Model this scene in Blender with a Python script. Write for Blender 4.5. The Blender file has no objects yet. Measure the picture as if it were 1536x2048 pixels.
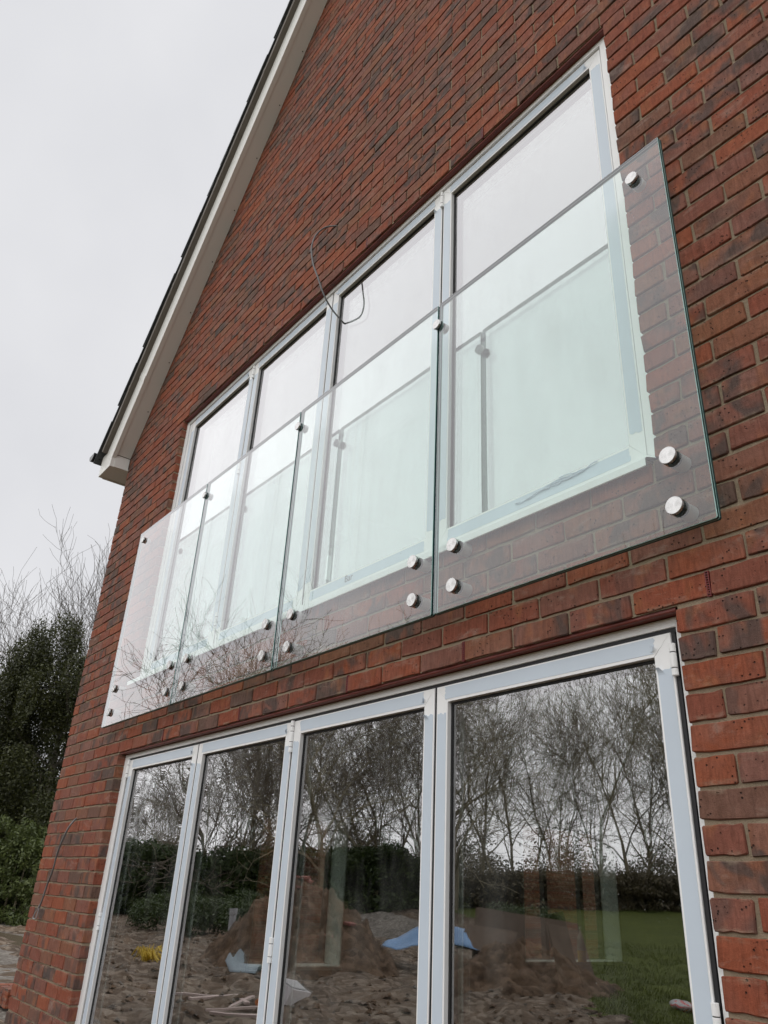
import bpy, math, random
import numpy as np
from mathutils import Vector, Matrix, noise as mnoise

R = math.radians
SC = bpy.context.scene
COL = SC.collection
rnd = random.Random(7)

# ------------------------------------------------------------------ camera
F_PX = 1543.324
CAM = Vector((1.069305, -1.755390, 1.391095))
CR = Vector((0.616657, 0.785693, 0.049199))
CU = Vector((0.321638, -0.308496, 0.895198))
CF = Vector((-0.718528, 0.536206, 0.442945))
cd = bpy.data.cameras.new('camera')
cam = bpy.data.objects.new('camera', cd)
COL.objects.link(cam)
cam.matrix_world = Matrix(((CR.x, CU.x, -CF.x, CAM.x), (CR.y, CU.y, -CF.y, CAM.y), (CR.z, CU.z, -CF.z, CAM.z), (0, 0, 0, 1)))
cd.sensor_fit = 'VERTICAL'
cd.sensor_height = 36.0
cd.lens = 36.0 * F_PX / 2048.0
cd.clip_start = 0.05
cd.clip_end = 1500
SC.camera = cam
SC.render.resolution_x, SC.render.resolution_y = 768, 1024

# ------------------------------------------------------------------ light
SUN_EL, SUN_AZ = 42.0, -28.0          # elevation; azimuth from -Y towards -X
w = bpy.data.worlds.new('World')
SC.world = w
w.use_nodes = True
wt = w.node_tree
wt.nodes.clear()
wo = wt.nodes.new('ShaderNodeOutputWorld')
bgd = wt.nodes.new('ShaderNodeBackground')
sky = wt.nodes.new('ShaderNodeTexSky')
sky.sky_type = 'NISHITA'
sky.sun_disc = False
sky.sun_elevation = R(SUN_EL)
sky.sun_rotation = R(180 + SUN_AZ)
sky.air_density = 1.0
sky.dust_density = 6.0
hsv = wt.nodes.new('ShaderNodeHueSaturation')
hsv.inputs['Saturation'].default_value = 0.25
wt.links.new(sky.outputs[0], hsv.inputs['Color'])
tc = wt.nodes.new('ShaderNodeTexCoord')
cn = wt.nodes.new('ShaderNodeTexNoise')
cn.inputs['Scale'].default_value = 2.2
cn.inputs['Detail'].default_value = 5
cn.inputs['Roughness'].default_value = 0.45
wt.links.new(tc.outputs['Generated'], cn.inputs['Vector'])
cr = wt.nodes.new('ShaderNodeValToRGB')
cr.color_ramp.elements[0].position = 0.3
cr.color_ramp.elements[0].color = (5.35, 5.42, 5.7, 1)
cr.color_ramp.elements[1].position = 0.72
cr.color_ramp.elements[1].color = (6.85, 6.85, 7.0, 1)
wt.links.new(cn.outputs[0], cr.inputs[0])
mx = wt.nodes.new('ShaderNodeMix')
mx.data_type = 'RGBA'
mx.inputs[0].default_value = 0.96          # thick overcast deck in front of the clear-sky model
wt.links.new(hsv.outputs[0], mx.inputs[6])
wt.links.new(cr.outputs[0], mx.inputs[7])
wt.links.new(mx.outputs[2], bgd.inputs[0])
bgd.inputs[1].default_value = 0.1
wt.links.new(bgd.outputs[0], wo.inputs[0])

sl = bpy.data.lights.new('overcast_sun', 'SUN')
sl.energy = 1.5
sl.angle = R(150)
sl.color = (1.0, 0.985, 0.96)
so = bpy.data.objects.new('overcast_sun', sl)
COL.objects.link(so)
so.location = (0, -20, 30)
sd = Vector((math.sin(R(SUN_AZ)) * math.cos(R(SUN_EL)), -math.cos(R(SUN_AZ)) * math.cos(R(SUN_EL)), math.sin(R(SUN_EL))))
so.rotation_euler = sd.to_track_quat('Z', 'Y').to_euler()

SC.view_settings.view_transform = 'Standard'
SC.view_settings.look = 'None'
SC.view_settings.gamma = 1
SC.view_settings.exposure = 0.38
SC.view_settings.use_curve_mapping = False
cy = SC.cycles
cy.max_bounces = 10
cy.diffuse_bounces = 3
cy.glossy_bounces = 6
cy.transmission_bounces = 6
cy.transparent_max_bounces = 40
cy.caustics_reflective = False
cy.caustics_refractive = False
cy.use_denoising = True
cy.sample_clamp_indirect = 6.0

# ------------------------------------------------------------------ node helpers
def mat(name):
    m = bpy.data.materials.new(name)
    m.use_nodes = True
    nt = m.node_tree
    nt.nodes.clear()
    return m, nt, nt.nodes.new('ShaderNodeOutputMaterial')

def nd(nt, typ, ins=None, **kw):
    n = nt.nodes.new(typ)
    for k, v in kw.items():
        setattr(n, k, v)
    for k, v in (ins or {}).items():
        s = n.inputs[k]
        if isinstance(v, bpy.types.NodeSocket):
            nt.links.new(v, s)
        else:
            s.default_value = v
    return n

def mth(nt, op, a, b=0.0, c=0.0, clamp=False):
    n = nd(nt, 'ShaderNodeMath', {0: a, 1: b, 2: c}, operation=op)
    n.use_clamp = clamp
    return n.outputs[0]

def mixc(nt, f, a, b, blend='MIX'):
    n = nd(nt, 'ShaderNodeMix', None, data_type='RGBA', blend_type=blend)
    for i, v in ((0, f), (6, a), (7, b)):
        if isinstance(v, bpy.types.NodeSocket):
            nt.links.new(v, n.inputs[i])
        else:
            n.inputs[i].default_value = v if i == 0 else (*v, 1)
    return n.outputs[2]

def ramp(nt, f, stops, interp='LINEAR'):
    n = nd(nt, 'ShaderNodeValToRGB', {0: f})
    e = n.color_ramp.elements
    n.color_ramp.interpolation = interp
    while len(e) < len(stops):
        e.new(0.5)
    for i, (p, c) in enumerate(stops):
        e[i].position = p
        e[i].color = (*c, 1) if len(c) == 3 else c
    return n.outputs[0]

def noi(nt, vec, scale, detail=3.0, rough=0.55, dist=0.0):
    return nd(nt, 'ShaderNodeTexNoise', {'Vector': vec, 'Scale': scale, 'Detail': detail, 'Roughness': rough, 'Distortion': dist}).outputs[0]

def scl(nt, vec, s):
    return nd(nt, 'ShaderNodeVectorMath', {0: vec, 1: s}, operation='MULTIPLY').outputs[0]

def pbsdf(nt, out, col, rough=0.5, metal=0.0, spec=0.5, normal=None, extra=None):
    ins = {'Base Color': col if isinstance(col, bpy.types.NodeSocket) else (*col, 1), 'Roughness': rough, 'Metallic': metal, 'Specular IOR Level': spec}
    if normal:
        ins['Normal'] = normal
    ins.update(extra or {})
    b = nd(nt, 'ShaderNodeBsdfPrincipled', ins)
    nt.links.new(b.outputs[0], out.inputs[0])
    return b

def bump(nt, h, strength=0.5, dist=0.01):
    return nd(nt, 'ShaderNodeBump', {'Height': h, 'Strength': strength, 'Distance': dist}).outputs[0]

def gpos(nt):
    return nd(nt, 'ShaderNodeNewGeometry').outputs['Position']

def simple(name, col, rough=0.5, metal=0.0, spec=0.5, var=0.12, scale=9.0, bmp=0.0, bscale=60.0, dirt=None):
    m, nt, out = mat(name)
    p = gpos(nt)
    n1 = noi(nt, p, scale, 5)
    c = mixc(nt, n1, tuple(x * (1 - var) for x in col), tuple(min(1, x * (1 + var)) for x in col))
    if dirt:
        dn = noi(nt, scl(nt, p, (1, 1, .35)), dirt[2], 6, .65)
        c = mixc(nt, mth(nt, 'MULTIPLY', ramp(nt, dn, [(.5, (0, 0, 0)), (.75, (1, 1, 1))]), dirt[1]), c, dirt[0])
    nrm = bump(nt, noi(nt, p, bscale, 4), bmp, .01) if bmp else None
    pbsdf(nt, out, c, mth(nt, 'ADD', mth(nt, 'MULTIPLY', noi(nt, p, 14, 4), .16), rough - .08), metal, spec, nrm)
    return m

M = {}

def make_brick(name, shift=0.0):
    m, nt, out = mat(name)
    p = gpos(nt)
    sp = nd(nt, 'ShaderNodeSeparateXYZ', {0: p})
    x, z = sp.outputs[0], sp.outputs[2]
    row = mth(nt, 'FLOOR', mth(nt, 'DIVIDE', mth(nt, 'SUBTRACT', z, 2.1), .075))
    odd = mth(nt, 'FLOORED_MODULO', row, 2.0)
    off = mth(nt, 'ADD', .11, mth(nt, 'MULTIPLY', odd, -.113))
    colx = mth(nt, 'FLOOR', mth(nt, 'DIVIDE', mth(nt, 'SUBTRACT', x, off), .225))
    cell = nd(nt, 'ShaderNodeCombineXYZ', {0: colx, 1: row, 2: 3.7}).outputs[0]
    wn = nd(nt, 'ShaderNodeTexWhiteNoise', {'Vector': cell}, noise_dimensions='3D')
    v, vc = wn.outputs[0], wn.outputs[1]
    wn2 = nd(nt, 'ShaderNodeTexWhiteNoise', {'Vector': nd(nt, 'ShaderNodeVectorMath', {0: cell, 1: (11.3, 5.1, 2.2)}, operation='ADD').outputs[0]}, noise_dimensions='3D')
    v2 = wn2.outputs[0]
    sv = nd(nt, 'ShaderNodeSeparateColor', {0: wn2.outputs[1]})
    # each brick samples its own piece of the clay
    lp = nd(nt, 'ShaderNodeVectorMath', {0: p, 1: scl(nt, vc, (23, 17, 29))}, operation='ADD').outputs[0]
    base = ramp(nt, v, [(0, (.315, .094, .045)), (.3, (.28, .077, .040)), (.52, (.24, .078, .049)), (.68, (.222, .094, .068)), (.84, (.26, .106, .057)), (.93, (.165, .09, .066)), (1, (.105, .075, .06))])
    # soft broad firing tone inside the brick
    n1 = noi(nt, scl(nt, lp, (7, 7, 12)), 1.0, 3, .55, .4)
    base = mixc(nt, mth(nt, 'MULTIPLY', ramp(nt, n1, [(.38, (0, 0, 0)), (.62, (1, 1, 1))]), mth(nt, 'MULTIPLY', v2, .75)), base, (.26, .135, .105))
    # dark flashed patches on some bricks
    n2 = noi(nt, scl(nt, lp, (10, 10, 9)), 1.0, 2.5, .5, .6)
    pick = ramp(nt, sv.outputs[0], [(.45, (0, 0, 0)), (.66, (1, 1, 1))])
    fl = mth(nt, 'MULTIPLY', ramp(nt, n2, [(.47, (0, 0, 0)), (.6, (1, 1, 1))]), pick)
    base = mixc(nt, mth(nt, 'MULTIPLY', fl, .8), base, (.088, .070, .062))
    # orange bloom at some ends
    n3 = noi(nt, scl(nt, lp, (13, 13, 8)), 1.0, 2)
    base = mixc(nt, mth(nt, 'MULTIPLY', ramp(nt, n3, [(.58, (0, 0, 0)), (.7, (1, 1, 1))]), .45), base, (.36, .14, .06))
    # drag streaks (vertical creases)
    st = noi(nt, scl(nt, lp, (95, 95, 16)), 1.0, 4, .6, .8)
    base = mixc(nt, ramp(nt, st, [(.3, (0, 0, 0)), (.72, (1, 1, 1))]), mixc(nt, 1.0, base, (.72, .70, .70), 'MULTIPLY'), mixc(nt, 1.0, base, (1.16, 1.16, 1.18), 'MULTIPLY'))
    # sand grain
    gr = noi(nt, p, 420, 3, .7)
    base = mixc(nt, ramp(nt, gr, [(.3, (0, 0, 0)), (.7, (1, 1, 1))]), mixc(nt, 1.0, base, (.86, .86, .86), 'MULTIPLY'), mixc(nt, 1.0, base, (1.1, 1.1, 1.1), 'MULTIPLY'))
    # pits
    vor = nd(nt, 'ShaderNodeTexVoronoi', {'Vector': lp, 'Scale': 75.0, 'Randomness': 1.0})
    msk = ramp(nt, noi(nt, lp, 16, 3), [(.5, (0, 0, 0)), (.58, (1, 1, 1))])
    pit = mth(nt, 'MULTIPLY', ramp(nt, vor.outputs[0], [(.10, (1, 1, 1)), (.22, (0, 0, 0))]), msk)
    base = mixc(nt, mth(nt, 'MULTIPLY', pit, .85), base, (.025, .016, .013))
    # pale lime bloom and mortar smears
    ef = noi(nt, scl(nt, p, (6, 6, 14)), 1.0, 7, .72, .5)
    efm = mth(nt, 'MULTIPLY', ramp(nt, ef, [(.57, (0, 0, 0)), (.74, (1, 1, 1))]), .45)
    base = mixc(nt, efm, base, (.44, .36, .30))
    # mortar smears hugging the bed joints
    fz = mth(nt, 'FRACT', mth(nt, 'DIVIDE', mth(nt, 'SUBTRACT', z, 2.1), .075))
    dz = mth(nt, 'MINIMUM', fz, mth(nt, 'SUBTRACT', 1.0, fz))
    sm = mth(nt, 'MULTIPLY', ramp(nt, dz, [(.10, (1, 1, 1)), (.24, (0, 0, 0))]), ramp(nt, noi(nt, scl(nt, p, (9, 9, 20)), 1.0, 6, .7), [(.52, (0, 0, 0)), (.64, (1, 1, 1))]))
    base = mixc(nt, mth(nt, 'MULTIPLY', sm, .55), base, (.36, .28, .20))
    h = mth(nt, 'ADD', mth(nt, 'MULTIPLY', st, .55), mth(nt, 'ADD', mth(nt, 'MULTIPLY', gr, .25), mth(nt, 'MULTIPLY', pit, -1.6)))
    h = mth(nt, 'ADD', h, mth(nt, 'MULTIPLY', noi(nt, lp, 32, 4), .9))
    pbsdf(nt, out, base, .88, 0, .25, bump(nt, h, 1.0, .006))
    return m

M['brick'] = make_brick('brick_clay')

def make_mortar():
    m, nt, out = mat('mortar')
    p = gpos(nt)
    c = mixc(nt, noi(nt, p, 5, 6, .65), (.31, .24, .165), (.43, .345, .25))
    g = noi(nt, p, 300, 3, .7)
    c = mixc(nt, ramp(nt, g, [(.35, (0, 0, 0)), (.7, (1, 1, 1))]), mixc(nt, 1.0, c, (.8, .8, .8), 'MULTIPLY'), c)
    h = mth(nt, 'ADD', g, mth(nt, 'MULTIPLY', noi(nt, p, 45, 4), 2.0))
    pbsdf(nt, out, c, .95, 0, .15, bump(nt, h, .9, .004))
    return m

M['mortar'] = make_mortar()
M['white'] = simple('white_powder_coat', (.935, .938, .935), .36, var=.03, scale=3, dirt=((.45, .40, .33), .14, 7))
M['film'] = simple('blue_protective_film', (.62, .70, .785), .34, var=.05, scale=5, bmp=.12, bscale=11)
M['gasket'] = simple('black_rubber', (.012, .012, .013), .55)
M['spacer'] = simple('grey_spacer_bar', (.09, .09, .092), .45, .3)
M['shadowgap'] = simple('gap_shade_fill', (.018, .018, .021), .6)  # near-black colour standing in for the shade in gaps and slots
M['lintel'] = simple('oxide_red_steel', (.17, .032, .022), .42, var=.25, scale=20, dirt=((.05, .035, .03), .5, 20))
M['weep'] = simple('red_plastic', (.17, .014, .012), .4)
M['upvc'] = simple('white_plastic_board', (.80, .785, .755), .42, var=.03, scale=3)
M['verge'] = simple('dark_verge_board', (.135, .115, .095), .7, var=.3, scale=7)
M['tile'] = simple('slate_grey_tile', (.055, .06, .064), .6, var=.25, scale=12, bmp=.4)
M['black'] = simple('black_plastic', (.012, .012, .014), .35)
M['silicone'] = simple('white_sealant', (.84, .835, .82), .5, var=.04, bmp=.3, bscale=50)
M['cable'] = simple('grey_cable', (.16, .165, .17), .42)
M['cable_dark'] = simple('dark_grey_cable', (.12, .122, .125), .42)
M['plaster'] = simple('white_plaster', (.78, .785, .77), .8, var=.04)
M['reveal'] = simple('skim_plaster', (.62, .66, .62), .85, var=.12, scale=4)
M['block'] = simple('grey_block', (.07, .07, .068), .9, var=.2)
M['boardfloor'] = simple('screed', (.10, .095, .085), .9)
M['darkframe'] = simple('anthracite_frame', (.02, .021, .023), .4)

def make_steel():
    m, nt, out = mat('brushed_steel')
    tcn = nd(nt, 'ShaderNodeTexCoord').outputs['Object']
    s = nd(nt, 'ShaderNodeSeparateXYZ', {0: tcn})
    ang = mth(nt, 'ARCTAN2', s.outputs[2], s.outputs[0])
    rad = mth(nt, 'SQRT', mth(nt, 'ADD', mth(nt, 'MULTIPLY', s.outputs[0], s.outputs[0]), mth(nt, 'MULTIPLY', s.outputs[2], s.outputs[2])))
    cv = nd(nt, 'ShaderNodeCombineXYZ', {0: mth(nt, 'MULTIPLY', rad, 900), 1: mth(nt, 'MULTIPLY', ang, .7), 2: 0}).outputs[0]
    n = noi(nt, cv, 1.0, 3)
    smear = noi(nt, tcn, 90, 4)
    c = mixc(nt, n, (.46, .455, .45), (.78, .77, .76))
    c = mixc(nt, mth(nt, 'MULTIPLY', smear, .4), c, (.36, .35, .34))
    tg_ = nd(nt, 'ShaderNodeTangent', None, direction_type='RADIAL', axis='Y').outputs[0]
    pbsdf(nt, out, c, mth(nt, 'ADD', .16, mth(nt, 'MULTIPLY', smear, .24)), 1.0, .5, bump(nt, n, .35, .0006), {'Anisotropic': .8, 'Tangent': tg_})
    return m

M['steel'] = make_steel()
M['steel_satin'] = simple('satin_steel_barrel', (.56, .55, .54), .42, .35, var=.06, scale=40)

def make_pane(name, r0, tint, power=3.0, wob=(1.6, .0018), specks=True):
    """coated glass: transparent body, mirror coat on the outer face, slight float-glass waviness"""
    m, nt, out = mat(name)
    geo = nd(nt, 'ShaderNodeNewGeometry')
    p = geo.outputs['Position']
    nb = None
    if wob:
        h = mth(nt, 'ADD', noi(nt, scl(nt, p, (1.0, 1.0, .55)), wob[0], 2, .5), mth(nt, 'MULTIPLY', noi(nt, p, wob[0] * 4, 1, .5), .05))
        nb = bump(nt, h, 1.0, wob[1])
    lw = nd(nt, 'ShaderNodeLayerWeight', {'Blend': .5})
    f = mth(nt, 'POWER', lw.outputs['Facing'], power)
    f = mth(nt, 'ADD', r0, mth(nt, 'MULTIPLY', f, 1 - r0))
    f = mth(nt, 'MULTIPLY', f, mth(nt, 'SUBTRACT', 1.0, geo.outputs['Backfacing']))
    tr = nd(nt, 'ShaderNodeBsdfTransparent', {'Color': (*tint, 1)})
    gin = {'Color': (.975, .962, .985, 1), 'Roughness': 0.0}
    if nb:
        gin['Normal'] = nb
    gl = nd(nt, 'ShaderNodeBsdfGlossy', gin)
    ms = nd(nt, 'ShaderNodeMixShader', {0: f, 1: tr.outputs[0], 2: gl.outputs[0]})
    res = ms.outputs[0]
    if specks:
        vor = nd(nt, 'ShaderNodeTexVoronoi', {'Vector': p, 'Scale': 34.0})
        sp = mth(nt, 'MULTIPLY', ramp(nt, vor.outputs[0], [(.035, (1, 1, 1)), (.07, (0, 0, 0))]), ramp(nt, noi(nt, p, 3.5, 3), [(.48, (0, 0, 0)), (.62, (1, 1, 1))]))
        sp = mth(nt, 'MULTIPLY', sp, .38)
        film = mth(nt, 'ADD', sp, mth(nt, 'MULTIPLY', ramp(nt, noi(nt, scl(nt, p, (2, 2, .8)), 2.5, 6, .65), [(.5, (0, 0, 0)), (.8, (1, 1, 1))]), .05), 0, True)
        df = nd(nt, 'ShaderNodeBsdfDiffuse', {'Color': (.62, .62, .6, 1)})
        res = nd(nt, 'ShaderNodeMixShader', {0: film, 1: res, 2: df.outputs[0]}).outputs[0]
    nt.links.new(res, out.inputs[0])
    return m

M['pane'] = make_pane('coated_outer_pane', .33, (.90, .93, .91))
M['pane_in'] = make_pane('coated_inner_pane', .28, (.90, .93, .91), wob=(1.9, .0015), specks=False)
M['balglass'] = make_pane('balustrade_glass', .085, (.935, .983, .966), 2.9, wob=(.9, .0008))
M['wallpane'] = make_pane('side_window_pane', .06, (.95, .97, .96), 4, wob=None, specks=False)

def make_edge(name, col, rough, extra):
    m, nt, out = mat(name)
    p = gpos(nt)
    c = mixc(nt, noi(nt, scl(nt, p, (8, 8, 8)), 1.0, 4), tuple(x * .7 for x in col), tuple(x * 1.3 for x in col))
    pbsdf(nt, out, c, rough, 0, .35, None, extra)
    return m

M['edge'] = make_edge('green_glass_edge', (.005, .058, .062), .3, {})
M['arris'] = make_edge('polished_glass_arris', (.40, .62, .58), .2, {})
M['bark'] = simple('bark', (.26, .225, .15), .9, var=.4, scale=6, bmp=.5, bscale=30)
M['bark_pale'] = simple('lichened_bark', (.15, .135, .10), .9, var=.35, scale=3)
M['twig'] = simple('twig_bark', (.30, .26, .175), .9, var=.3, scale=2)
M['twig_dark'] = simple('dark_twig_bark', (.085, .07, .055), .9, var=.3, scale=2)
M['bark_dark'] = simple('dark_bark', (.10, .085, .062), .9, var=.4, scale=5)
M['twig_red'] = simple('reddish_twig_bark', (.205, .17, .135), .9, var=.3, scale=2)

def make_leaf(name, a, b, scale=1.2, rough=.42):
    m, nt, out = mat(name)
    p = gpos(nt)
    geo = nd(nt, 'ShaderNodeNewGeometry')
    c = mixc(nt, noi(nt, p, scale, 3), a, b)
    c = mixc(nt, mth(nt, 'MULTIPLY', geo.outputs['Random Per Island'], .8), c, tuple(x * .55 for x in a))
    pb = pbsdf(nt, out, c, rough, 0, .45)
    t = nd(nt, 'ShaderNodeBsdfTranslucent', {'Color': c})
    ms = nd(nt, 'ShaderNodeMixShader', {0: .18, 1: pb.outputs[0], 2: t.outputs[0]})
    nt.links.new(ms.outputs[0], out.inputs[0])
    return m

M['holly'] = make_leaf('dark_evergreen_leaf', (.032, .040, .011), (.105, .112, .030), .9)
M['laurel'] = make_leaf('laurel_leaf', (.085, .12, .035), (.17, .20, .06), 1.0)
M['boxleaf'] = make_leaf('box_leaf', (.045, .075, .018), (.085, .12, .03), 1.0)
M['grassblade'] = make_leaf('grass_blade', (.075, .10, .012), (.15, .17, .03), .8)
M['brownleaf'] = make_leaf('winter_hedge_leaf', (.14, .12, .07), (.20, .16, .09), 1.0)

def make_ground(name, a, b, pebble, scale=2.0, bmp=.6, rough=.9, pscale=28.0, fine=None):
    m, nt, out = mat(name)
    p = gpos(nt)
    c = mixc(nt, ramp(nt, noi(nt, p, scale, 7, .65), [(.3, (0, 0, 0)), (.7, (1, 1, 1))]), a, b)
    vor = nd(nt, 'ShaderNodeTexVoronoi', {'Vector': p, 'Scale': pscale})
    pv = nd(nt, 'ShaderNodeSeparateColor', {0: vor.outputs[1]}).outputs[0]
    c = mixc(nt, mth(nt, 'MULTIPLY', ramp(nt, pv, [(.45, (0, 0, 0)), (.9, (1, 1, 1))]), pebble[1]), c, pebble[0])
    h = mth(nt, 'ADD', noi(nt, p, pscale * .6, 6, .7), mth(nt, 'MULTIPLY', vor.outputs[0], -.8))
    if fine:
        c = mixc(nt, ramp(nt, noi(nt, scl(nt, p, (fine, fine, fine)), 1.0, 5, .7), [(.3, (0, 0, 0)), (.7, (1, 1, 1))]), mixc(nt, 1.0, c, (.6, .6, .6), 'MULTIPLY'), c)
    pbsdf(nt, out, c, rough, 0, .3, bump(nt, h, bmp, .03))
    return m

M['field'] = make_ground('pasture', (.040, .062, .014), (.062, .085, .022), ((.03, .04, .012), .4), .25, .5, fine=9)
M['lawn'] = make_ground('lawn_grass', (.075, .095, .010), (.125, .15, .018), ((.02, .04, .008), .5), .45, .6, fine=14)
M['mud'] = make_ground('trodden_mud', (.052, .034, .021), (.185, .125, .08), ((.40, .33, .26), .5), 1.1, 1.0, .85, 9, fine=3.2)
M['soil'] = make_ground('dug_soil', (.05, .031, .019), (.19, .122, .074), ((.28, .19, .13), .45), 2.2, 1.0, .95, 8, fine=4)
M['gravel'] = make_ground('pale_gravel', (.095, .08, .066), (.225, .195, .165), ((.40, .365, .32), .55), .9, 1.0, .85, 16, fine=5)
M['puddle'] = simple('muddy_water', (.13, .10, .072), .24, spec=.3)
M['tarp'] = simple('blue_tarpaulin', (.16, .30, .52), .4, var=.2, scale=3, bmp=.5, bscale=4)
M['pipe'] = simple('grey_pvc_pipe', (.36, .36, .37), .4)
M['ply'] = simple('weathered_plywood', (.125, .088, .062), .8, var=.45, scale=3)
M['timber'] = simple('raw_sawn_board', (.50, .40, .36), .75, var=.2, scale=5)
M['slab'] = simple('broken_brick_red', (.26, .10, .08), .9)
M['yellow'] = simple('yellow_netting', (.62, .44, .04), .6)
M['whiteplast'] = simple('white_box_plastic', (.80, .77, .78), .4)
M['greyfelt'] = simple('grey_blue_sheet', (.20, .25, .28), .6)
M['bag_red'] = simple('red_printed_sack', (.55, .05, .05), .4)
M['bag_white'] = simple('white_sack', (.42, .42, .42), .4)
M['orange'] = simple('orange_plastic', (.75, .22, .05), .4)
M['bottle'] = simple('clear_bottle_plastic', (.45, .42, .36), .2)
M['juice'] = simple('yellow_liquid', (.60, .38, .04), .3)
M['ink'] = simple('grey_print_ink', (.10, .11, .13), .6)

# ------------------------------------------------------------------ mesh helpers
class MB:
    def __init__(s):
        s.v, s.f, s.m = [], [], []
    def add(s, vs, fs, mi=0):
        b = len(s.v)
        s.v += [tuple(q) for q in vs]
        s.f += [tuple(b + i for i in f) for f in fs]
        s.m += [mi] * len(fs)
    def box(s, x0, x1, y0, y1, z0, z1, mi=0):
        s.add([(x0, y0, z0), (x1, y0, z0), (x1, y1, z0), (x0, y1, z0), (x0, y0, z1), (x1, y0, z1), (x1, y1, z1), (x0, y1, z1)],
              [(0, 3, 2, 1), (4, 5, 6, 7), (0, 1, 5, 4), (1, 2, 6, 5), (2, 3, 7, 6), (3, 0, 4, 7)], mi)
    def bbox(s, x0, x1, y0, y1, z0, z1, c=.002, mi=0):
        """box with a chamfer on its four long front edges"""
        s.prism([(x0 + c, z0), (x1 - c, z0), (x1, z0 + c), (x1, z1 - c), (x1 - c, z1), (x0 + c, z1), (x0, z1 - c), (x0, z0 + c)], y0, y1, mi, c)
    def prism(s, poly, y0, y1, mi=0, inset=0.0):
        """poly in (x,z), counter-clockwise seen from -Y, extruded y0 -> y1, optional softened front rim"""
        n = len(poly)
        cx = sum(a for a, _ in poly) / n
        cz = sum(b for _, b in poly) / n
        if inset:
            fr = []
            for a, b in poly:
                dx, dz = cx - a, cz - b
                fr.append((a + (inset if dx > 0 else -inset), y0, b + (inset if dz > 0 else -inset)))
            vs = fr + [(a, y0 + inset, b) for a, b in poly] + [(a, y1, b) for a, b in poly]
            fs = [tuple(range(n))]
            for i in range(n):
                j = (i + 1) % n
                fs += [(i, n + i, n + j, j), (n + i, 2 * n + i, 2 * n + j, n + j)]
            fs.append(tuple(range(3 * n - 1, 2 * n - 1, -1)))
        else:
            vs = [(a, y0, b) for a, b in poly] + [(a, y1, b) for a, b in poly]
            fs = [tuple(range(n)), tuple(range(2 * n - 1, n - 1, -1))]
            for i in range(n):
                j = (i + 1) % n
                fs.append((i, n + i, n + j, j))
        s.add(vs, fs, mi)
    def cyl(s, p0, p1, r0, r1=None, n=16, mi=0, caps=True, bev=0.0):
        p0, p1 = Vector(p0), Vector(p1)
        r1 = r0 if r1 is None else r1
        d = (p1 - p0).normalized()
        a = d.orthogonal().normalized()
        b = d.cross(a)
        rings = [(p0, r0), (p1, r1)]
        if bev:
            rings = [(p0, r0 - bev), (p0 + d * bev, r0), (p1 - d * bev, r1), (p1, r1 - bev)]
        vs = []
        for q, r in rings:
            for i in range(n):
                t = 2 * math.pi * i / n
                vs.append(q + a * (r * math.cos(t)) + b * (r * math.sin(t)))
        fs = []
        for k in range(len(rings) - 1):
            for i in range(n):
                j = (i + 1) % n
                fs.append((k * n + i, k * n + j, (k + 1) * n + j, (k + 1) * n + i))
        if caps:
            fs.append(tuple(range(n - 1, -1, -1)))
            fs.append(tuple((len(rings) - 1) * n + i for i in range(n)))
        s.add(vs, fs, mi)
    def tube(s, pts, rads, n=8, mi=0):
        pts = [Vector(q) for q in pts]
        if not hasattr(rads, '__len__'):
            rads = [rads] * len(pts)
        vs, fs = [], []
        prev = None
        for i, q in enumerate(pts):
            d = (pts[min(i + 1, len(pts) - 1)] - pts[max(i - 1, 0)]).normalized()
            a = d.orthogonal().normalized() if prev is None else (prev - d * prev.dot(d)).normalized()
            prev = a
            b = d.cross(a)
            for k in range(n):
                t = 2 * math.pi * k / n
                vs.append(q + (a * math.cos(t) + b * math.sin(t)) * rads[i])
        for i in range(len(pts) - 1):
            for k in range(n):
                j = (k + 1) % n
                fs.append((i * n + k, i * n + j, (i + 1) * n + j, (i + 1) * n + k))
        fs.append(tuple(range(n - 1, -1, -1)))
        fs.append(tuple((len(pts) - 1) * n + i for i in range(n)))
        s.add(vs, fs, mi)
    def mesh(s, name, mats):
        me = bpy.data.meshes.new(name)
        me.from_pydata(s.v, [], s.f)
        for m_ in (mats if isinstance(mats, (list, tuple)) else [mats]):
            me.materials.append(m_)
        if any(s.m):
            me.polygons.foreach_set('material_index', s.m)
        me.update()
        return me
    def obj(s, name, mats, parent=None, smooth=False, loc=None, kind=None):
        me = s.mesh(name, mats)
        if smooth:
            me.polygons.foreach_set('use_smooth', [True] * len(me.polygons))
        return link(name, me, parent, loc, kind)

def link(name, data, parent=None, loc=None, kind=None):
    o = bpy.data.objects.new(name, data)
    COL.objects.link(o)
    if loc is not None:
        o.location = loc
    if parent is not None:
        o.parent = parent
    if kind:
        o['kind'] = kind
    return o

def tag(o, label, cat, group=None):
    o['label'] = label
    o['category'] = cat
    if group:
        o['group'] = group
    return o

def empty(name, loc, label, cat, group=None):
    o = bpy.data.objects.new(name, None)
    o.location = loc
    o.empty_display_size = .1
    COL.objects.link(o)
    return tag(o, label, cat, group)

def smooth_path(pts, k=6):
    """Catmull-Rom through the points"""
    P = [Vector(q) for q in pts]
    P = [P[0] * 2 - P[1]] + P + [P[-1] * 2 - P[-2]]
    out = []
    for i in range(1, len(P) - 2):
        a, b, c, d = P[i - 1:i + 3]
        for t in range(k):
            u = t / k
            out.append(.5 * ((2 * b) + (c - a) * u + (2 * a - 5 * b + 4 * c - d) * u * u + (3 * b - a - 3 * c + d) * u ** 3))
    out.append(P[-2])
    return out

# ------------------------------------------------------------------ terrain
def sstep(a, b, x):
    t = max(0.0, min(1.0, (x - a) / (b - a)))
    return t * t * (3 - 2 * t)

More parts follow.
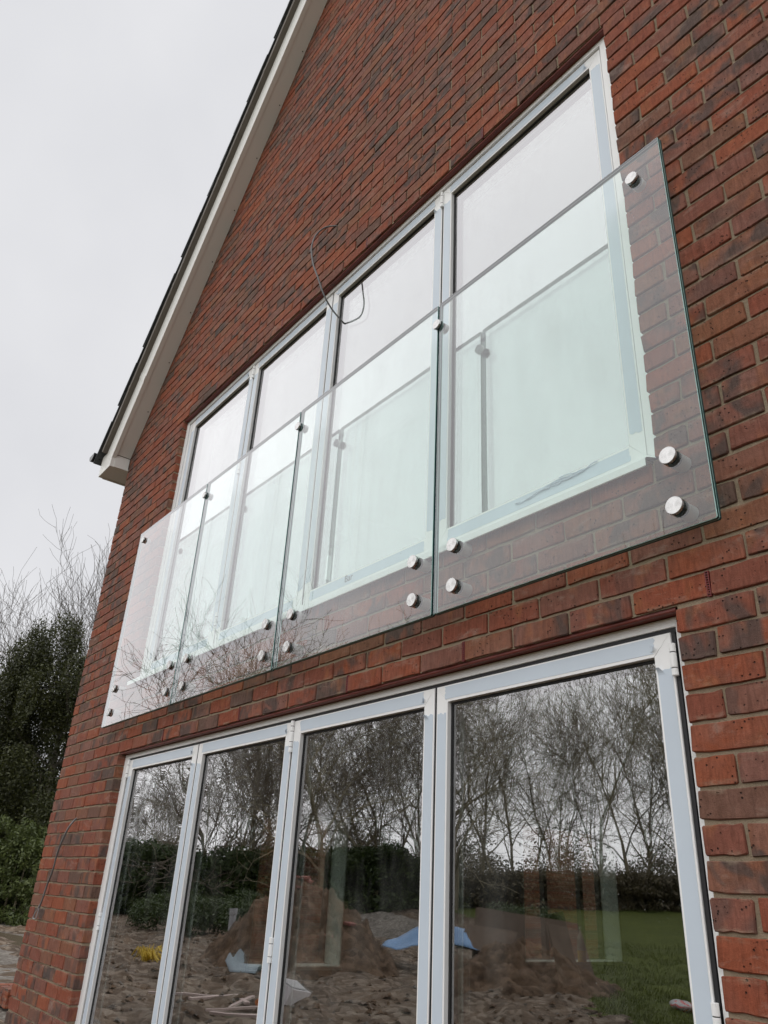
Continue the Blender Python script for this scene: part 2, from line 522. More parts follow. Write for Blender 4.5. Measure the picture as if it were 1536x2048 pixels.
def terr(x, y):
    h = -.2 + 1.75 * sstep(13, 46, -y) + .9 * sstep(60, 200, -y)
    h += .05 * (mnoise.noise(Vector((x * .13, y * .13, 1.7))))
    return h

def sheet(name, inside, x0, x1, y0, y1, step, m, lift, amp=0.0, freq=1.0, kind='structure'):
    mb = MB()
    nx, ny = int((x1 - x0) / step) + 1, int((y1 - y0) / step) + 1
    idx = {}
    def vid(i, j):
        if (i, j) not in idx:
            x, y = x0 + i * step, y0 + j * step
            z = terr(x, y) + lift
            if amp:
                z += amp * (mnoise.fractal(Vector((x * freq, y * freq, 4.2)), 1.0, 2.0, 4))
            idx[(i, j)] = len(mb.v)
            mb.v.append((x, y, z))
        return idx[(i, j)]
    for i in range(nx - 1):
        for j in range(ny - 1):
            cx, cyy = x0 + (i + .5) * step, y0 + (j + .5) * step
            if inside(cx, cyy):
                mb.f.append((vid(i, j), vid(i + 1, j), vid(i + 1, j + 1), vid(i, j + 1)))
                mb.m.append(0)
    return mb.obj(name, m, None, True, None, kind)

def in_poly(poly):
    def f(x, y):
        c = False
        n = len(poly)
        for i in range(n):
            (xa, ya), (xb, yb) = poly[i], poly[i - 1]
            if (ya > y) != (yb > y) and x < (xb - xa) * (y - ya) / (yb - ya) + xa:
                c = not c
        return c
    return f

# far field, coarse, reaching the horizon, with a finer centre
gb = MB()
def ring_z(x, y):
    return terr(x, y) - .06
xs = [-700, -350, -200, -130] + [-100 + 5 * i for i in range(41)] + [130, 200, 350, 700]
ys = [-700, -350, -220, -150, -110] + [-90 + 5 * i for i in range(33)] + [110, 200, 400, 700]
for i, x in enumerate(xs):
    for j, y in enumerate(ys):
        gb.v.append((x, y, ring_z(x, y)))
ny = len(ys)
for i in range(len(xs) - 1):
    for j in range(ny - 1):
        gb.f.append((i * ny + j, (i + 1) * ny + j, (i + 1) * ny + j + 1, i * ny + j + 1))
        gb.m.append(0)
gb.obj('ground', M['field'], None, True, None, 'structure')
lawn_poly = [(-4.4, -8.0), (-8.3, -10.0), (-16, -18.5), (-30, -27.5), (-58, -41), (-120, -72), (-120, -95), (60, -95), (60, -7.5), (8, -7.5)]
mud_poly = [(60, -7.6), (8, -7.6), (-4.4, -8.1), (-8.3, -10.1), (-16, -18.6), (-30, -27.6), (-44, -34), (-46, -14), (-34, 2), (-28, 6.5), (-5.0, 6.5), (-5.0, .06), (12, .06), (12, -7.6)]
drive_poly = [(-5.06, .0), (-7, -1.5), (-13, -3.0), (-30, -1.5), (-46, 3), (-46, 15), (-5.06, 15)]
in_lawn, in_mud, in_drive = in_poly(lawn_poly), in_poly(mud_poly), in_poly(drive_poly)
sheet('lawn', in_lawn, -120, 60, -95, -7, .6, M['lawn'], .035, .05, 1.7)
sheet('mud_ground', lambda x, y: (in_mud(x, y) or (-5 < x < 14 and -9.6 < y < .05 and not in_lawn(x, y))), -47, 14, -35, 7, .16, M['mud'], .03, .16, 1.3)
sheet('gravel_drive', in_drive, -46, -5, -3.5, 15, .25, M['gravel'], .07, .035, .8)
pb_ = MB()
n = 20
pts = []
for i in range(n):
    a = 2 * math.pi * i / n
    rr = 1 + .25 * math.sin(3 * a + 1) + .15 * math.sin(5 * a)
    pts.append((-23.0 + 2.9 * rr * math.cos(a), 4.55 + .75 * rr * math.sin(a), -.128))
pb_.add(pts, [tuple(range(n))])
pb_.obj('puddle', M['puddle'], None, False, None, 'structure')

# ------------------------------------------------------------------ house dimensions
XL, XR = -3.925, .006         # both openings
CORNER, RCORNER, RIDGE = -5.066, 4.47, -.298
SOFF0 = (-5.072, 4.724)
PITCH = R(51.39)
U2 = (math.cos(PITCH), math.sin(PITCH))
N2 = (-math.sin(PITCH), math.cos(PITCH))
ZT, ZU0, ZU1 = 2.1, 2.55, 4.575

def un(u, n_):
    return (SOFF0[0] + u * U2[0] + n_ * N2[0], SOFF0[1] + u * U2[1] + n_ * N2[1])

ULEN = (RIDGE - SOFF0[0]) / U2[0]

house = empty('brick_house', (CORNER, 0, -.2), 'red brick gable end of a new house with white framed glazing on two floors', 'house')
HINV = Matrix.Translation(-house.location)

def part(o):
    o.parent = house
    o.matrix_parent_inverse = HINV
    return o

def sub(o, par):
    """child of a part whose own object sits at the world origin"""
    o.parent = par
    o.matrix_parent_inverse = Matrix.Identity(4)
    return o

# ------------------------------------------------------------------ wall: mortar body
mb = MB()
D0, D1 = .0072, .100
J = .006
for (x0, x1, z0, z1) in ((CORNER + J, XL - J, -.35, ZT + .004), (XR + J, RCORNER - J, -.35, ZT + .004), (CORNER + J, RCORNER - J, ZT + .004, ZU0 - .002),
                         (CORNER + J, XL - J, ZU0 - .002, ZU1 + .004), (XR + J, RCORNER - J, ZU0 - .002, ZU1 + .004)):
    mb.box(x0, x1, D0, D1, z0, z1)
slope = math.tan(PITCH)
gz = SOFF0[1] + (RIDGE - SOFF0[0]) * slope
mb.prism([(CORNER + J, ZU1 + .004), (RCORNER - J, ZU1 + .004), (RCORNER - J, 4.73), (RIDGE, gz - .01), (CORNER + J, 4.72)], D0, D1)
wall = part(mb.obj('wall', M['mortar']))

# ------------------------------------------------------------------ bricks
def brick_geo(wd, ht, seed, dep=.098):
    """worn brick, front at y=0, centred in x and z"""
    r = random.Random(seed)
    a, b = wd / 2, ht / 2
    base = [(-a, -b), (-a * .55, -b), (-a * .1, -b), (a * .4, -b), (a, -b), (a, b), (a * .5, b), (a * .05, b), (-a * .45, b), (-a, b)]
    k = .0048
    poly = []
    for (x, z) in base:
        jx, jz = r.uniform(-.0022, .0022), r.uniform(-.0019, .0019)
        if abs(x) > a * .9:
            sx, sz = (1 if x > 0 else -1), (1 if z > 0 else -1)
            c1, c2 = r.uniform(.002, k), r.uniform(.002, k)
            p1, p2 = (x + jx, z - sz * c1), (x - sx * c2, z + jz)
            poly += [p1, p2] if (x > 0) == (z < 0) and False else ([p2, p1] if (sx > 0 and sz < 0) or (sx < 0 and sz > 0) else [p1, p2])
        else:
            poly.append((x + jx, z + jz))
    n_ = len(poly)
    ins = r.uniform(.0012, .0026)
    fr = [(x - math.copysign(ins, x) if abs(x) > a * .6 else x, r.uniform(-.0012, .0010), z - math.copysign(ins, z)) for x, z in poly]
    vs = fr + [(x, .0035, z) for x, z in poly] + [(x, dep, z) for x, z in poly]
    fs = [tuple(range(n_))]
    for i in range(n_):
        j = (i + 1) % n_
        fs += [(i, n_ + i, n_ + j, j), (n_ + i, 2 * n_ + i, 2 * n_ + j, n_ + j)]
    return vs, fs

def proj(x, y, z):
    d = Vector((x, y, z)) - CAM
    k = d.dot(CF)
    return (768 + F_PX * d.dot(CR) / k, 1024 - F_PX * d.dot(CU) / k) if k > .05 else None

def vis_area(x0, x1, z0, z1):
    """projected area in the 1536x2048 frame, zero when the centre is outside it"""
    q = [proj(x0, 0, z0), proj(x1, 0, z0), proj(x1, 0, z1), proj(x0, 0, z1)]
    if any(c is None for c in q):
        return 0
    q = [(min(1536, max(0, a)), min(2048, max(0, b))) for a, b in q]
    return abs(sum(q[i][0] * q[(i + 1) % 4][1] - q[(i + 1) % 4][0] * q[i][1] for i in range(4))) / 2

cells = []
br0 = random.Random(19)
JT = .0048
for k in range(-32, 118):
    z0, z1 = ZT + .075 * k + JT, ZT + .075 * k + .075 - JT
    zc = (z0 + z1) / 2
    off = .11 if k % 2 == 0 else -.003
    segs = [(CORNER, RCORNER)]
    if z1 < ZT + .003:
        segs = [(CORNER, XL), (XR, RCORNER)]
    elif ZU0 < zc < ZU1:
        segs = [(CORNER, XL), (XR, RCORNER)]
    if zc > SOFF0[1]:
        xl = SOFF0[0] + (zc - SOFF0[1]) / slope - .12
        segs = [(max(a, xl), min(b, 2 * RIDGE - xl)) for a, b in segs]
    for (a, b) in segs:
        i0 = math.ceil((a - off + .04) / .225)
        js = [off + .225 * i + br0.uniform(-.0035, .0035) for i in range(i0, i0 + 60) if off + .225 * i < b - .04]
        ed = [a - JT] + js + [b + JT]
        for xa, xb in zip(ed[:-1], ed[1:]):
            if xb - xa > .03:
                cells.append((xa + JT, xb - JT, z0, z1, k))
cells = [c for c in cells if c[1] - c[0] > .02]
area = [vis_area(*c[:4]) for c in cells]
order = sorted(range(len(cells)), key=lambda i: -area[i])
top = set(order[:300])
variants = []
full_meshes = {}
rest = MB()
br = random.Random(3)
for i, (x0, x1, z0, z1, k) in enumerate(cells):
    wd = x1 - x0
    cx, cz = (x0 + x1) / 2 + br.uniform(-.0012, .0012), (z0 + z1) / 2 + br.uniform(-.0016, .0016)
    dy = br.uniform(-.0012, .0016)
    if i in top:
        key = (round(wd / .0035), br.randrange(6))
        if key not in full_meshes:
            t = MB()
            t.add(*brick_geo(key[0] * .0035, z1 - z0, hash(key) % 9999 + 1))
            full_meshes[key] = t.mesh('brick', M['brick'])
        o = bpy.data.objects.new('brick', full_meshes[key])
        COL.objects.link(o)
        o.location = (cx, dy, cz)
        o.parent = wall
        o.matrix_parent_inverse = Matrix.Identity(4)
    else:
        vs, fs = brick_geo(wd, z1 - z0, br.randrange(1 << 20))
        rest.add([(x + cx, y + dy, z + cz) for x, y, z in vs], fs)
o = sub(rest.obj('brickwork', M['brick'], None, False, None, 'stuff'), wall)

# weep vents in the perpends above both openings
def weep(x, z, dist_y=0.0):
    t = MB()
    y0, y1 = -.001 + dist_y, .03
    t.box(x - .0055, x - .0035, y0, y1, z + .004, z + .072)
    t.box(x + .0035, x + .0055, y0, y1, z + .004, z + .072)
    for j in range(11):
        zz = z + .004 + j * .0066
        t.box(x - .0034, x + .0034, y0 + .0006, y1, zz, zz + .0022)
    t.box(x - .0034, x + .0034, y0 + .006, y1 - .001, z + .005, z + .071, 1)  # black fill painted as the shade inside the open slots
    return sub(t.obj('weep_vent', [M['weep'], M['shadowgap']]), wall)
for x in (.1085, -.7915, -1.4665, -2.3665, -3.2665):
    weep(x, ZT)
for x in (-.678, -1.578, -2.478, -3.378):
    weep(x, ZU1)

# steel lintels under the brickwork
for z, nm in ((ZT, 0), (ZU1, 1)):
    t = MB()
    y_in = .0975
    # toe plate just under the bricks, rolled front lip and dark back leg
    t.box(XL + .004, XR - .003, .012, y_in, z - .004, z + .0035)
    t.tube([(XL + .004, .016, z - .003), (XR - .003, .016, z - .003)], .0055, 10)
    part(t.obj('lintel', M['lintel']))

# inner leaf, floors and rooms
t = MB()
for (x0, x1, z0, z1) in ((CORNER + .32, XL - .06, -.3, 4.9), (XR + .06, RCORNER - .3, -.3, 4.9), (XL - .06, XR + .06, 2.2, 2.5), (XL - .06, XR + .06, 4.68, 4.9)):
    t.box(x0, x1, .17, .30, z0, z1)
t.box(CORNER + .32, RCORNER - .3, .102, .168, 2.13, 2.52)
t.box(CORNER + .32, RCORNER - .3, .102, .168, 4.60, 4.9)
t.box(XL - .16, XL - .062, .102, .168, -.3, 4.6)
t.box(XR + .062, XR + .16, .102, .168, -.3, 4.6)
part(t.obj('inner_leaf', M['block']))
t = MB()
t.box(CORNER + .32, RCORNER - .3, .302, 8, -.15, -.02)
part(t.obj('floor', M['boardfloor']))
t = MB()
t.box(CORNER + .32, RCORNER - .3, .302, 8, 2.32, 2.54)
part(t.obj('upper_floor', M['block']))
t = MB()
t.box(CORNER + .32, RCORNER - .3, .302, 8, 4.82, 4.9)
part(t.obj('ceiling', M['plaster']))
t = MB()
t.box(CORNER + .32, RCORNER - .3, 8.0, 8.3, -.3, 2.3)
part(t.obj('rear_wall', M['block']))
t = MB()
t.box(CORNER + .32, RCORNER - .3, 4.5, 4.6, 2.54, 4.82)
part(t.obj('partition_wall', M['plaster']))
t = MB()
t.box(RCORNER - .3, RCORNER - .008, .102, 8.3, -.3, 4.7)
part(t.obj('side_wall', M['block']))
# side wall with three window openings
XI, XO = -4.75, CORNER + .008
wins = [(1.55, 2.40, .83, 1.95), (4.55, 6.05, .85, 2.15), (1.75, 2.20, 4.00, 4.55)]
t = MB()
def wall_strip(y0, y1, holes):
    z = -.3
    for (za, zb) in holes:
        t.box(XO, XI, y0, y1, z, za)
        z = zb
    t.box(XO, XI, y0, y1, z, 4.7)
wall_strip(.102, 1.55, [])
wall_strip(1.55, 1.75, [(.83, 1.95)])
wall_strip(1.75, 2.20, [(.83, 1.95), (4.0, 4.55)])
wall_strip(2.20, 2.40, [(.83, 1.95)])
wall_strip(2.40, 4.55, [])
wall_strip(4.55, 6.05, [(.85, 2.15)])
wall_strip(6.05, 8.3, [])
part(t.obj('side_wall', M['block']))
t = MB()
t.box(XI + .002, XI + .012, .302, 4.5, 2.545, 4.0)
t.box(XI + .002, XI + .012, .302, 1.75, 4.0, 4.815)
t.box(XI + .002, XI + .012, 2.2, 4.5, 4.0, 4.815)
t.box(XI + .002, XI + .012, 1.75, 2.2, 4.55, 4.815)
part(t.obj('wall_lining', M['plaster']))
for wi, (y0, y1, z0, z1) in enumerate(wins):
    t = MB()
    fx0, fx1 = -5.03, -4.97
    b = .035
    t.box(fx0, fx1, y0, y0 + b, z0, z1)
    t.box(fx0, fx1, y1 - b, y1, z0, z1)
    t.box(fx0, fx1, y0 + b, y1 - b, z0, z0 + b)
    t.box(fx0, fx1, y0 + b, y1 - b, z1 - b, z1)
    if wi == 1:
        for ym in (5.13, 5.71):
            t.box(fx0, fx1, ym - .025, ym + .025, z0 + b, z1 - b)
    fw = part(t.obj('side_window', M['darkframe']))
    t = MB()
    t.box(-5.002, -4.998, y0 + b, y1 - b, z0 + b, z1 - b)
    sub(t.obj('glass_pane', M['wallpane']), fw)
    t = MB()      # plaster reveals
    t.box(-4.968, XI + .001, y1 - .012, y1 - .001, z0 + .03, z1 - .001)
    t.box(-4.968, XI + .001, y0 + .001, y0 + .012, z0 + .03, z1 - .001)
    t.box(-4.968, XI + .001, y0 + .012, y1 - .012, z1 - .012, z1 - .001)
    sub(t.obj('window_reveal', M['reveal']), fw)
    t = MB()
    t.box(-4.968, XI + .03, y0 + .002, y1 - .002, z0 + .002, z0 + .028)
    sub(t.obj('window_board', M['white']), fw)

# ------------------------------------------------------------------ glazed door sets
YF = .050           # front plane of the frames

def mitred(x0, x1, z0, z1, l, r_, t_, b_, y0, y1, mats, name, par, c=.0012):
    """rectangular frame of four mitred bars, softened front arrises"""
    g = MB()
    e = .00025
    bars = ([(x0, z1), (x0, z0), (x0 + l, z0 + b_), (x0 + l, z1 - t_)], [(x1, z0), (x1, z1), (x1 - r_, z1 - t_), (x1 - r_, z0 + b_)],
            [(x1, z1), (x0, z1), (x0 + l, z1 - t_), (x1 - r_, z1 - t_)], [(x0, z0), (x1, z0), (x1 - r_, z0 + b_), (x0 + l, z0 + b_)])
    for poly in bars:
        n_ = 4
        cx, cz = sum(q[0] for q in poly) / 4, sum(q[1] for q in poly) / 4
        def inn(q, d):
            return (q[0] + (d if cx > q[0] else -d), q[1] + (d if cz > q[1] else -d))
        pl = [inn(q, e) for q in poly]
        fr = [inn(q, c) for q in poly]
        vs = [(a, y0, b) for a, b in fr] + [(a, y0 + c, b) for a, b in pl] + [(a, y1, b) for a, b in pl]
        fs = [(0, 1, 2, 3), (11, 10, 9, 8)]
        for i in range(4):
            j = (i + 1) % 4
            fs += [(i, 4 + i, 4 + j, j), (4 + i, 8 + i, 8 + j, 4 + j)]
        g.add(vs, fs)
    return g.obj(name, mats)

def film_strip(g, x0, x1, z0, z1, vertical, y, r, jag=True, curl=None):
    """thin sheet with torn ends; runs along z when vertical, else along x"""
    th = .0006
    L = (z0, z1) if vertical else (x0, x1)
    W = (x0, x1) if vertical else (z0, z1)
    k = 6
    def end(pos, sgn):
        out = []
        sk = r.uniform(-.008, .008)
        for i in range(k + 1):
            t_ = i / k
            out.append((W[0] + (W[1] - W[0]) * t_, pos + sgn * (sk * (t_ - .5) + (r.uniform(-.004, .004) if jag else 0))))
        return out
    a, b = end(L[0], 1), end(L[1], 1)
    poly = [(w_, l) for w_, l in a] + [(w_, l) for w_, l in reversed(b)]
    if not vertical:
        poly = [(l, w_) for w_, l in reversed(poly)]
    n_ = len(poly)
    g.add([(p_[0], y - th, p_[1]) for p_ in poly] + [(p_[0], y + .0002, p_[1]) for p_ in poly],
          [tuple(range(n_))] + [(i, n_ + i, n_ + (i + 1) % n_, (i + 1) % n_) for i in range(n_)])
    if curl:
        # lifted corner at the given end of the strip
        (wc, lc, dirl) = curl
        rows = []
        for i in range(5):
            t_ = i / 4
            rows.append((lc + dirl * .018 * t_, y - th - .0003 - .010 * t_ * t_))
        vs = []
        for (l, yy) in rows:
            for s_ in (0, 1):
                wv = wc + (.022 if s_ else 0.0) * (1 - .55 * (l - lc) * dirl / .018)
                vs.append((wv, yy, l) if vertical else (l, yy, wv))
        g.add(vs, [(2 * i, 2 * i + 1, 2 * i + 3, 2 * i + 2) for i in range(4)])

def hinge_obj(x, z0, z1, segs, par, r_=.0088, y=None):
    g = MB()
    y = YF - .006 if y is None else y
    zz = z0
    tot = sum(segs)
    gap = .0022
    for i, s_ in enumerate(segs):
        h = (z1 - z0) * s_ / tot
        g.cyl((x, y, zz + gap / 2), (x, y, zz + h - gap / 2), r_, n=14, bev=.001)
        if i:
            g.cyl((x, y, zz - gap / 2), (x, y, zz + gap / 2), r_ * .9, n=10, mi=1, caps=False)
        zz += h
    g.box(x - .004, x + .004, y, YF + .004, z0 + .004, z1 - .004)
    ob = g.obj('hinge', [M['white'], M['gasket']], None, False)
    return sub(ob, par)

def leaf(x0, x1, z0, z1, l, r_, t_, b_, label, fr_):
    """one door leaf: frame, gasket, double glazing, torn blue film"""
    o = part(mitred(x0, x1, z0, z1, l, r_, t_, b_, YF, YF + .075, M['white'], 'door_leaf', None))
    if label:
        o['label'] = label
    gx0, gx1, gz0, gz1 = x0 + l, x1 - r_, z0 + b_, z1 - t_
    YG = YF + .0205
    g = MB()
    gw = .008
    for (a, b, c, d) in ((gx0 + .0004, gx0 + gw, gz0 + .0004, gz1 - .0004), (gx1 - gw, gx1 - .0004, gz0 + .0004, gz1 - .0004), (gx0 + gw, gx1 - gw, gz1 - gw, gz1 - .0004), (gx0 + gw, gx1 - gw, gz0 + .0004, gz0 + gw)):
        g.box(a, b, YG - .004, YG - .0004, c, d)
    sub(g.obj('gasket', M['gasket']), o)
    g = MB()
    g.box(gx0 + .0005, gx1 - .0005, YG, YG + .004, gz0 + .0005, gz1 - .0005)
    sub(g.obj('glass_pane', M['pane']), o)
    g = MB()
    g.box(gx0 + .0005, gx1 - .0005, YG + .020, YG + .024, gz0 + .0005, gz1 - .0005)
    sub(g.obj('glass_pane', M['pane_in']), o)
    g = MB()
    sw = .017
    for (a, b, c, d) in ((gx0 + .0006, gx0 + sw, gz0 + .0006, gz1 - .0006), (gx1 - sw, gx1 - .0006, gz0 + .0006, gz1 - .0006), (gx0 + sw, gx1 - sw, gz1 - sw, gz1 - .0006), (gx0 + sw, gx1 - sw, gz0 + .0006, gz0 + sw)):
        g.box(a, b, YG + .0046, YG + .0195, c, d)
    sub(g.obj('spacer_bar', M['spacer']), o)
    # film
    g = MB()
    y = YF - .0004
    cz = t_ + fr_.uniform(.030, .045)
    film_strip(g, x0 + .006, x0 + l - .007, z0 + b_ + fr_.uniform(.02, .05), z1 - cz, True, y, fr_)
    film_strip(g, x1 - r_ + .007, x1 - .006, z0 + b_ + fr_.uniform(.02, .05), z1 - t_ - fr_.uniform(.028, .045), True, y, fr_, curl=(x1 - r_ + .007, z1 - t_ - .05, 1) if fr_.random() < .4 else None)
    xa, xb = x0 + l - fr_.uniform(.004, .012), x1 - r_ + fr_.uniform(-.026, .006)
    film_strip(g, xa, xb, z1 - t_ + .010, z1 - .005, False, y, fr_, curl=(z1 - t_ + .014, xa + .012, -1) if fr_.random() < .6 else (z1 - t_ + .016, xb - .012, 1))
    film_strip(g, x0 + l + fr_.uniform(.0, .012), x1 - r_ - fr_.uniform(0, .03), z0 + .008, z0 + b_ - .009, False, y, fr_)
    sub(g.obj('protective_film', M['film']), o)
    return o

fr_ = random.Random(11)
# ---- ground floor doors
LZ0, LZ1 = .035, 2.0545
o = mitred(XL - .012, XR - .004, -.02, 2.094, .083, .029, .027, .045, YF, YF + .08, M['white'], 'door_frame', None)
dframe = part(o)
g = MB()          # dark strips that paint shade into the gaps between frame and leaves
g.box(XL + .069, XR - .032, YF + .005, YF + .078, 2.0552, 2.0668)
for xg in (-.985, -1.9275, -2.8765, -3.8345):
    g.box(xg - .0058, xg + .0058, YF + .0035, YF + .072, LZ0, 2.0545)
g.box(-.0445, -.0335, YF + .005, YF + .072, LZ0, 2.0545)
sub(g.obj('gap_shade', M['shadowgap']), dframe)
def silicone(par, z0, z1, seed):
    r = random.Random(seed)
    g_ = MB()
    n_ = int((z1 - z0) / .012)
    vs, fs = [], []
    for i in range(n_ + 1):
        z = z0 + (z1 - z0) * i / n_
        joint = abs(((z - ZT) / .075 + .5) % 1 - .5) < .1
        xo = XR + (.008 if joint else .0015) + r.uniform(-.002, .003)
        xi = XR - .030 + r.uniform(-.001, .001)
        vs += [(xi, YF - .0010, z), ((xi + xo) / 2, YF - .012 + r.uniform(-.003, .003), z), (xo, YF - .034 + r.uniform(-.010, .006), z), (xo + .004, YF + .03, z), (xi, YF + .03, z)]
    for i in range(n_):
        for j in range(4):
            fs.append((5 * i + j, 5 * i + j + 1, 5 * i + j + 6, 5 * i + j + 5))
    fs += [(4, 3, 2, 1, 0), tuple(5 * n_ + j for j in range(5))]
    g_.add(vs, fs)
    return sub(g_.obj('sealant_bead', M['silicone'], None, True), par)
sb = silicone(dframe, -.02, 2.075, 5)
lowleaf = []
for (x0, x1, lab) in ((-.979, -.045, 'door leaf nearest the right jamb, film torn at its top corner'), (-1.921, -.991, None), (-2.870, -1.934, None), (-3.828, -2.883, None)):
    lowleaf.append(leaf(x0, x1, LZ0, LZ1, .0565, .0555, .0585, .08, lab, fr_))
hinge_obj(-.0395, 1.934, 2.022, (1, 2, 1.2), lowleaf[0])
hinge_obj(-.0395, 1.120, 1.215, (1, 2, 1.2), lowleaf[0])
hinge_obj(-1.9275, 1.921, 2.057, (1, 1, 2, 1, 1.1), lowleaf[1])
hinge_obj(-1.9275, 1.127, 1.216, (1, 2, 1), lowleaf[1])
hinge_obj(-3.8345, 1.950, 2.058, (1, 2, 1.3), lowleaf[3])
hinge_obj(-3.8345, 1.127, 1.216, (1, 2, 1), lowleaf[3])

# ---- first floor doors
UZ0, UZ1 = 2.602, 4.538
o = mitred(XL - .012, XR - .004, 2.572, 4.570, .052, .045, .028, .028, YF - .010, YF + .08, M['white'], 'door_frame', None)
uframe = part(o)
g = MB()  # painted shade strips for the gaps round the upper leaves
g.box(XL + .036, XR - .05, YF + .006, YF + .078, 4.5385, 4.5422)
for xg in (-1.003, -1.9625, -2.888):
    g.box(xg - .0052, xg + .0052, YF + .0035, YF + .072, UZ0, UZ1)
g.box(-3.886, -3.878, YF + .004, YF + .072, UZ0, UZ1)
g.box(-3.850, -3.845, YF + .010, YF + .072, UZ0, UZ1)
sub(g.obj('gap_shade', M['shadowgap']), uframe)
g = MB()
g.bbox(-3.877, -3.8505, YF - .002, YF + .07, UZ0 + .001, UZ1 - .001, .0015)
sub(g.obj('packing_strip', M['white']), uframe)
sb = silicone(uframe, 2.575, 4.56, 9)
upleaf = []
for (x0, x1, lab) in ((-.9975, -.0505, 'wide balcony door leaf with wrinkled film along its foot'), (-1.957, -1.0085, None), (-2.8825, -1.968, None), (-3.8445, -2.8935, None)):
    upleaf.append(leaf(x0, x1, UZ0, UZ1, .0565, .0575, .0565, .062, lab, fr_))
for (x, lf) in ((-1.003, upleaf[0]), (-2.888, upleaf[2])):
    hinge_obj(x, 4.432, 4.531, (1, 2, 1), lf)
    hinge_obj(x, 3.700, 3.800, (1, 2, 1), lf)
    hinge_obj(x, 2.680, 2.790, (1, 2, 1), lf)
# wrinkled film lying loose on the bottom rail of the right leaf
g = MB()
r = random.Random(4)
for j in range(5):
    x0 = -.58 + .05 * j
    pts = [(x0 + .022 * i, YF - .003 - .004 * abs(math.sin(i * 1.7 + j)), 2.638 + .004 * j - .009 * math.sin(i * .9 + j) * .5 + r.uniform(-.002, .002)) for i in range(8)]
    g.tube(smooth_path(pts, 3), .0022, 5)
sub(g.obj('wrinkled_film', M['film']), upleaf[0])
# felt-pen mark on the film
tcu = bpy.data.curves.new('pen_mark', 'FONT')
tcu.body = 'Bar'
tcu.size = .045
tcu.extrude = .0002
tcu.materials.append(M['ink'])
tmp = bpy.data.objects.new('pen_mark_curve', tcu)
COL.objects.link(tmp)
pm = bpy.data.meshes.new_from_object(tmp.evaluated_get(bpy.context.evaluated_depsgraph_get()))
bpy.data.objects.remove(tmp)
to = link('pen_mark', pm)
to.location = (-1.615, YF - .0014, 2.625)
to.rotation_euler = (R(90), 0, 0)
sub(to, upleaf[1])
to.matrix_parent_inverse = Matrix.Identity(4)

# projecting sill under the first floor doors
prof = [(YF + .06, 2.5715), (YF - .0125, 2.5715), (-.010, 2.556), (-.026, 2.550), (-.031, 2.546), (-.031, 2.522), (-.028, 2.5205), (-.024, 2.5215), (-.023, 2.538), (.02, 2.545), (YF + .06, 2.549)]
g = MB()
n_ = len(prof)
sx0, sx1 = XL - .004, XR - .014
g.add([(sx0, a, b) for a, b in prof] + [(sx1, a, b) for a, b in prof],
      [tuple(range(n_)), tuple(range(2 * n_ - 1, n_ - 1, -1))] + [(i, n_ + i, n_ + (i + 1) % n_, (i + 1) % n_) for i in range(n_)])
sill = sub(g.obj('sill', M['white']), uframe)
g = MB()
g.add([(sx1 + .0005, a, b) for a, b in prof] + [(sx1 + .0025, a, b) for a, b in prof],
      [tuple(range(n_)), tuple(range(2 * n_ - 1, n_ - 1, -1))] + [(i, n_ + i, n_ + (i + 1) % n_, (i + 1) % n_) for i in range(n_)])
sub(g.obj('sill_end_cap', M['spacer']), uframe)

# ------------------------------------------------------------------ roof edge
def rake(g, u0, u1, n0, n1, y0, y1, mi=0):
    a, b, c, d = un(u0, n0), un(u1, n0), un(u1, n1), un(u0, n1)
    g.prism([a, b, c, d], y0, y1, mi)
    m_ = lambda q: (2 * RIDGE - q[0], q[1])
    g.prism([m_(b), m_(a), m_(d), m_(c)], y0, y1, mi)

g = MB()
rake(g, .0, ULEN + .01, .0, .010, -.122, -.0005)
part(g.obj('soffit', M['upvc']))
g = MB()
rake(g, .26, ULEN + .02, -.004, .188, -.158, -.1225)
# wide foot of the bargeboard
foot = [(-5.372, 4.606), (-5.088, 4.606), (-5.083, 4.690), un(.262, -.004), un(.262, .188), un(-.05, .188), (-5.372, 4.80)]
g.prism(foot, -.1575, -.1230)
barge = part(g.obj('bargeboard', M['upvc']))
g = MB()
rake(g, .685, .735, -.007, .186, -.1615, -.1205)
sub(g.obj('joint_cover', M['upvc']), barge)
g = MB()
for i in range(20):
    u = .35 + i * .47
    a = un(u, .07 + .01 * (i % 2))
    g.cyl((a[0], -.161, a[1]), (a[0], -.157, a[1]), .005, n=8)
    b = un(u + .1, -.0015)
    c = un(u + .1, .002)
    g.cyl((b[0], -.022, b[1]), (c[0], -.022, c[1]), .005, n=8, mi=1)
for (x, z) in ((-5.30, 4.66), (-5.20, 4.64), (-5.14, 4.70), (-5.22, 4.78)):
    g.cyl((x, -.160, z), (x, -.157, z), .005, n=8)
sub(g.obj('screw_heads', [M['upvc'], M['darkframe']]), barge)
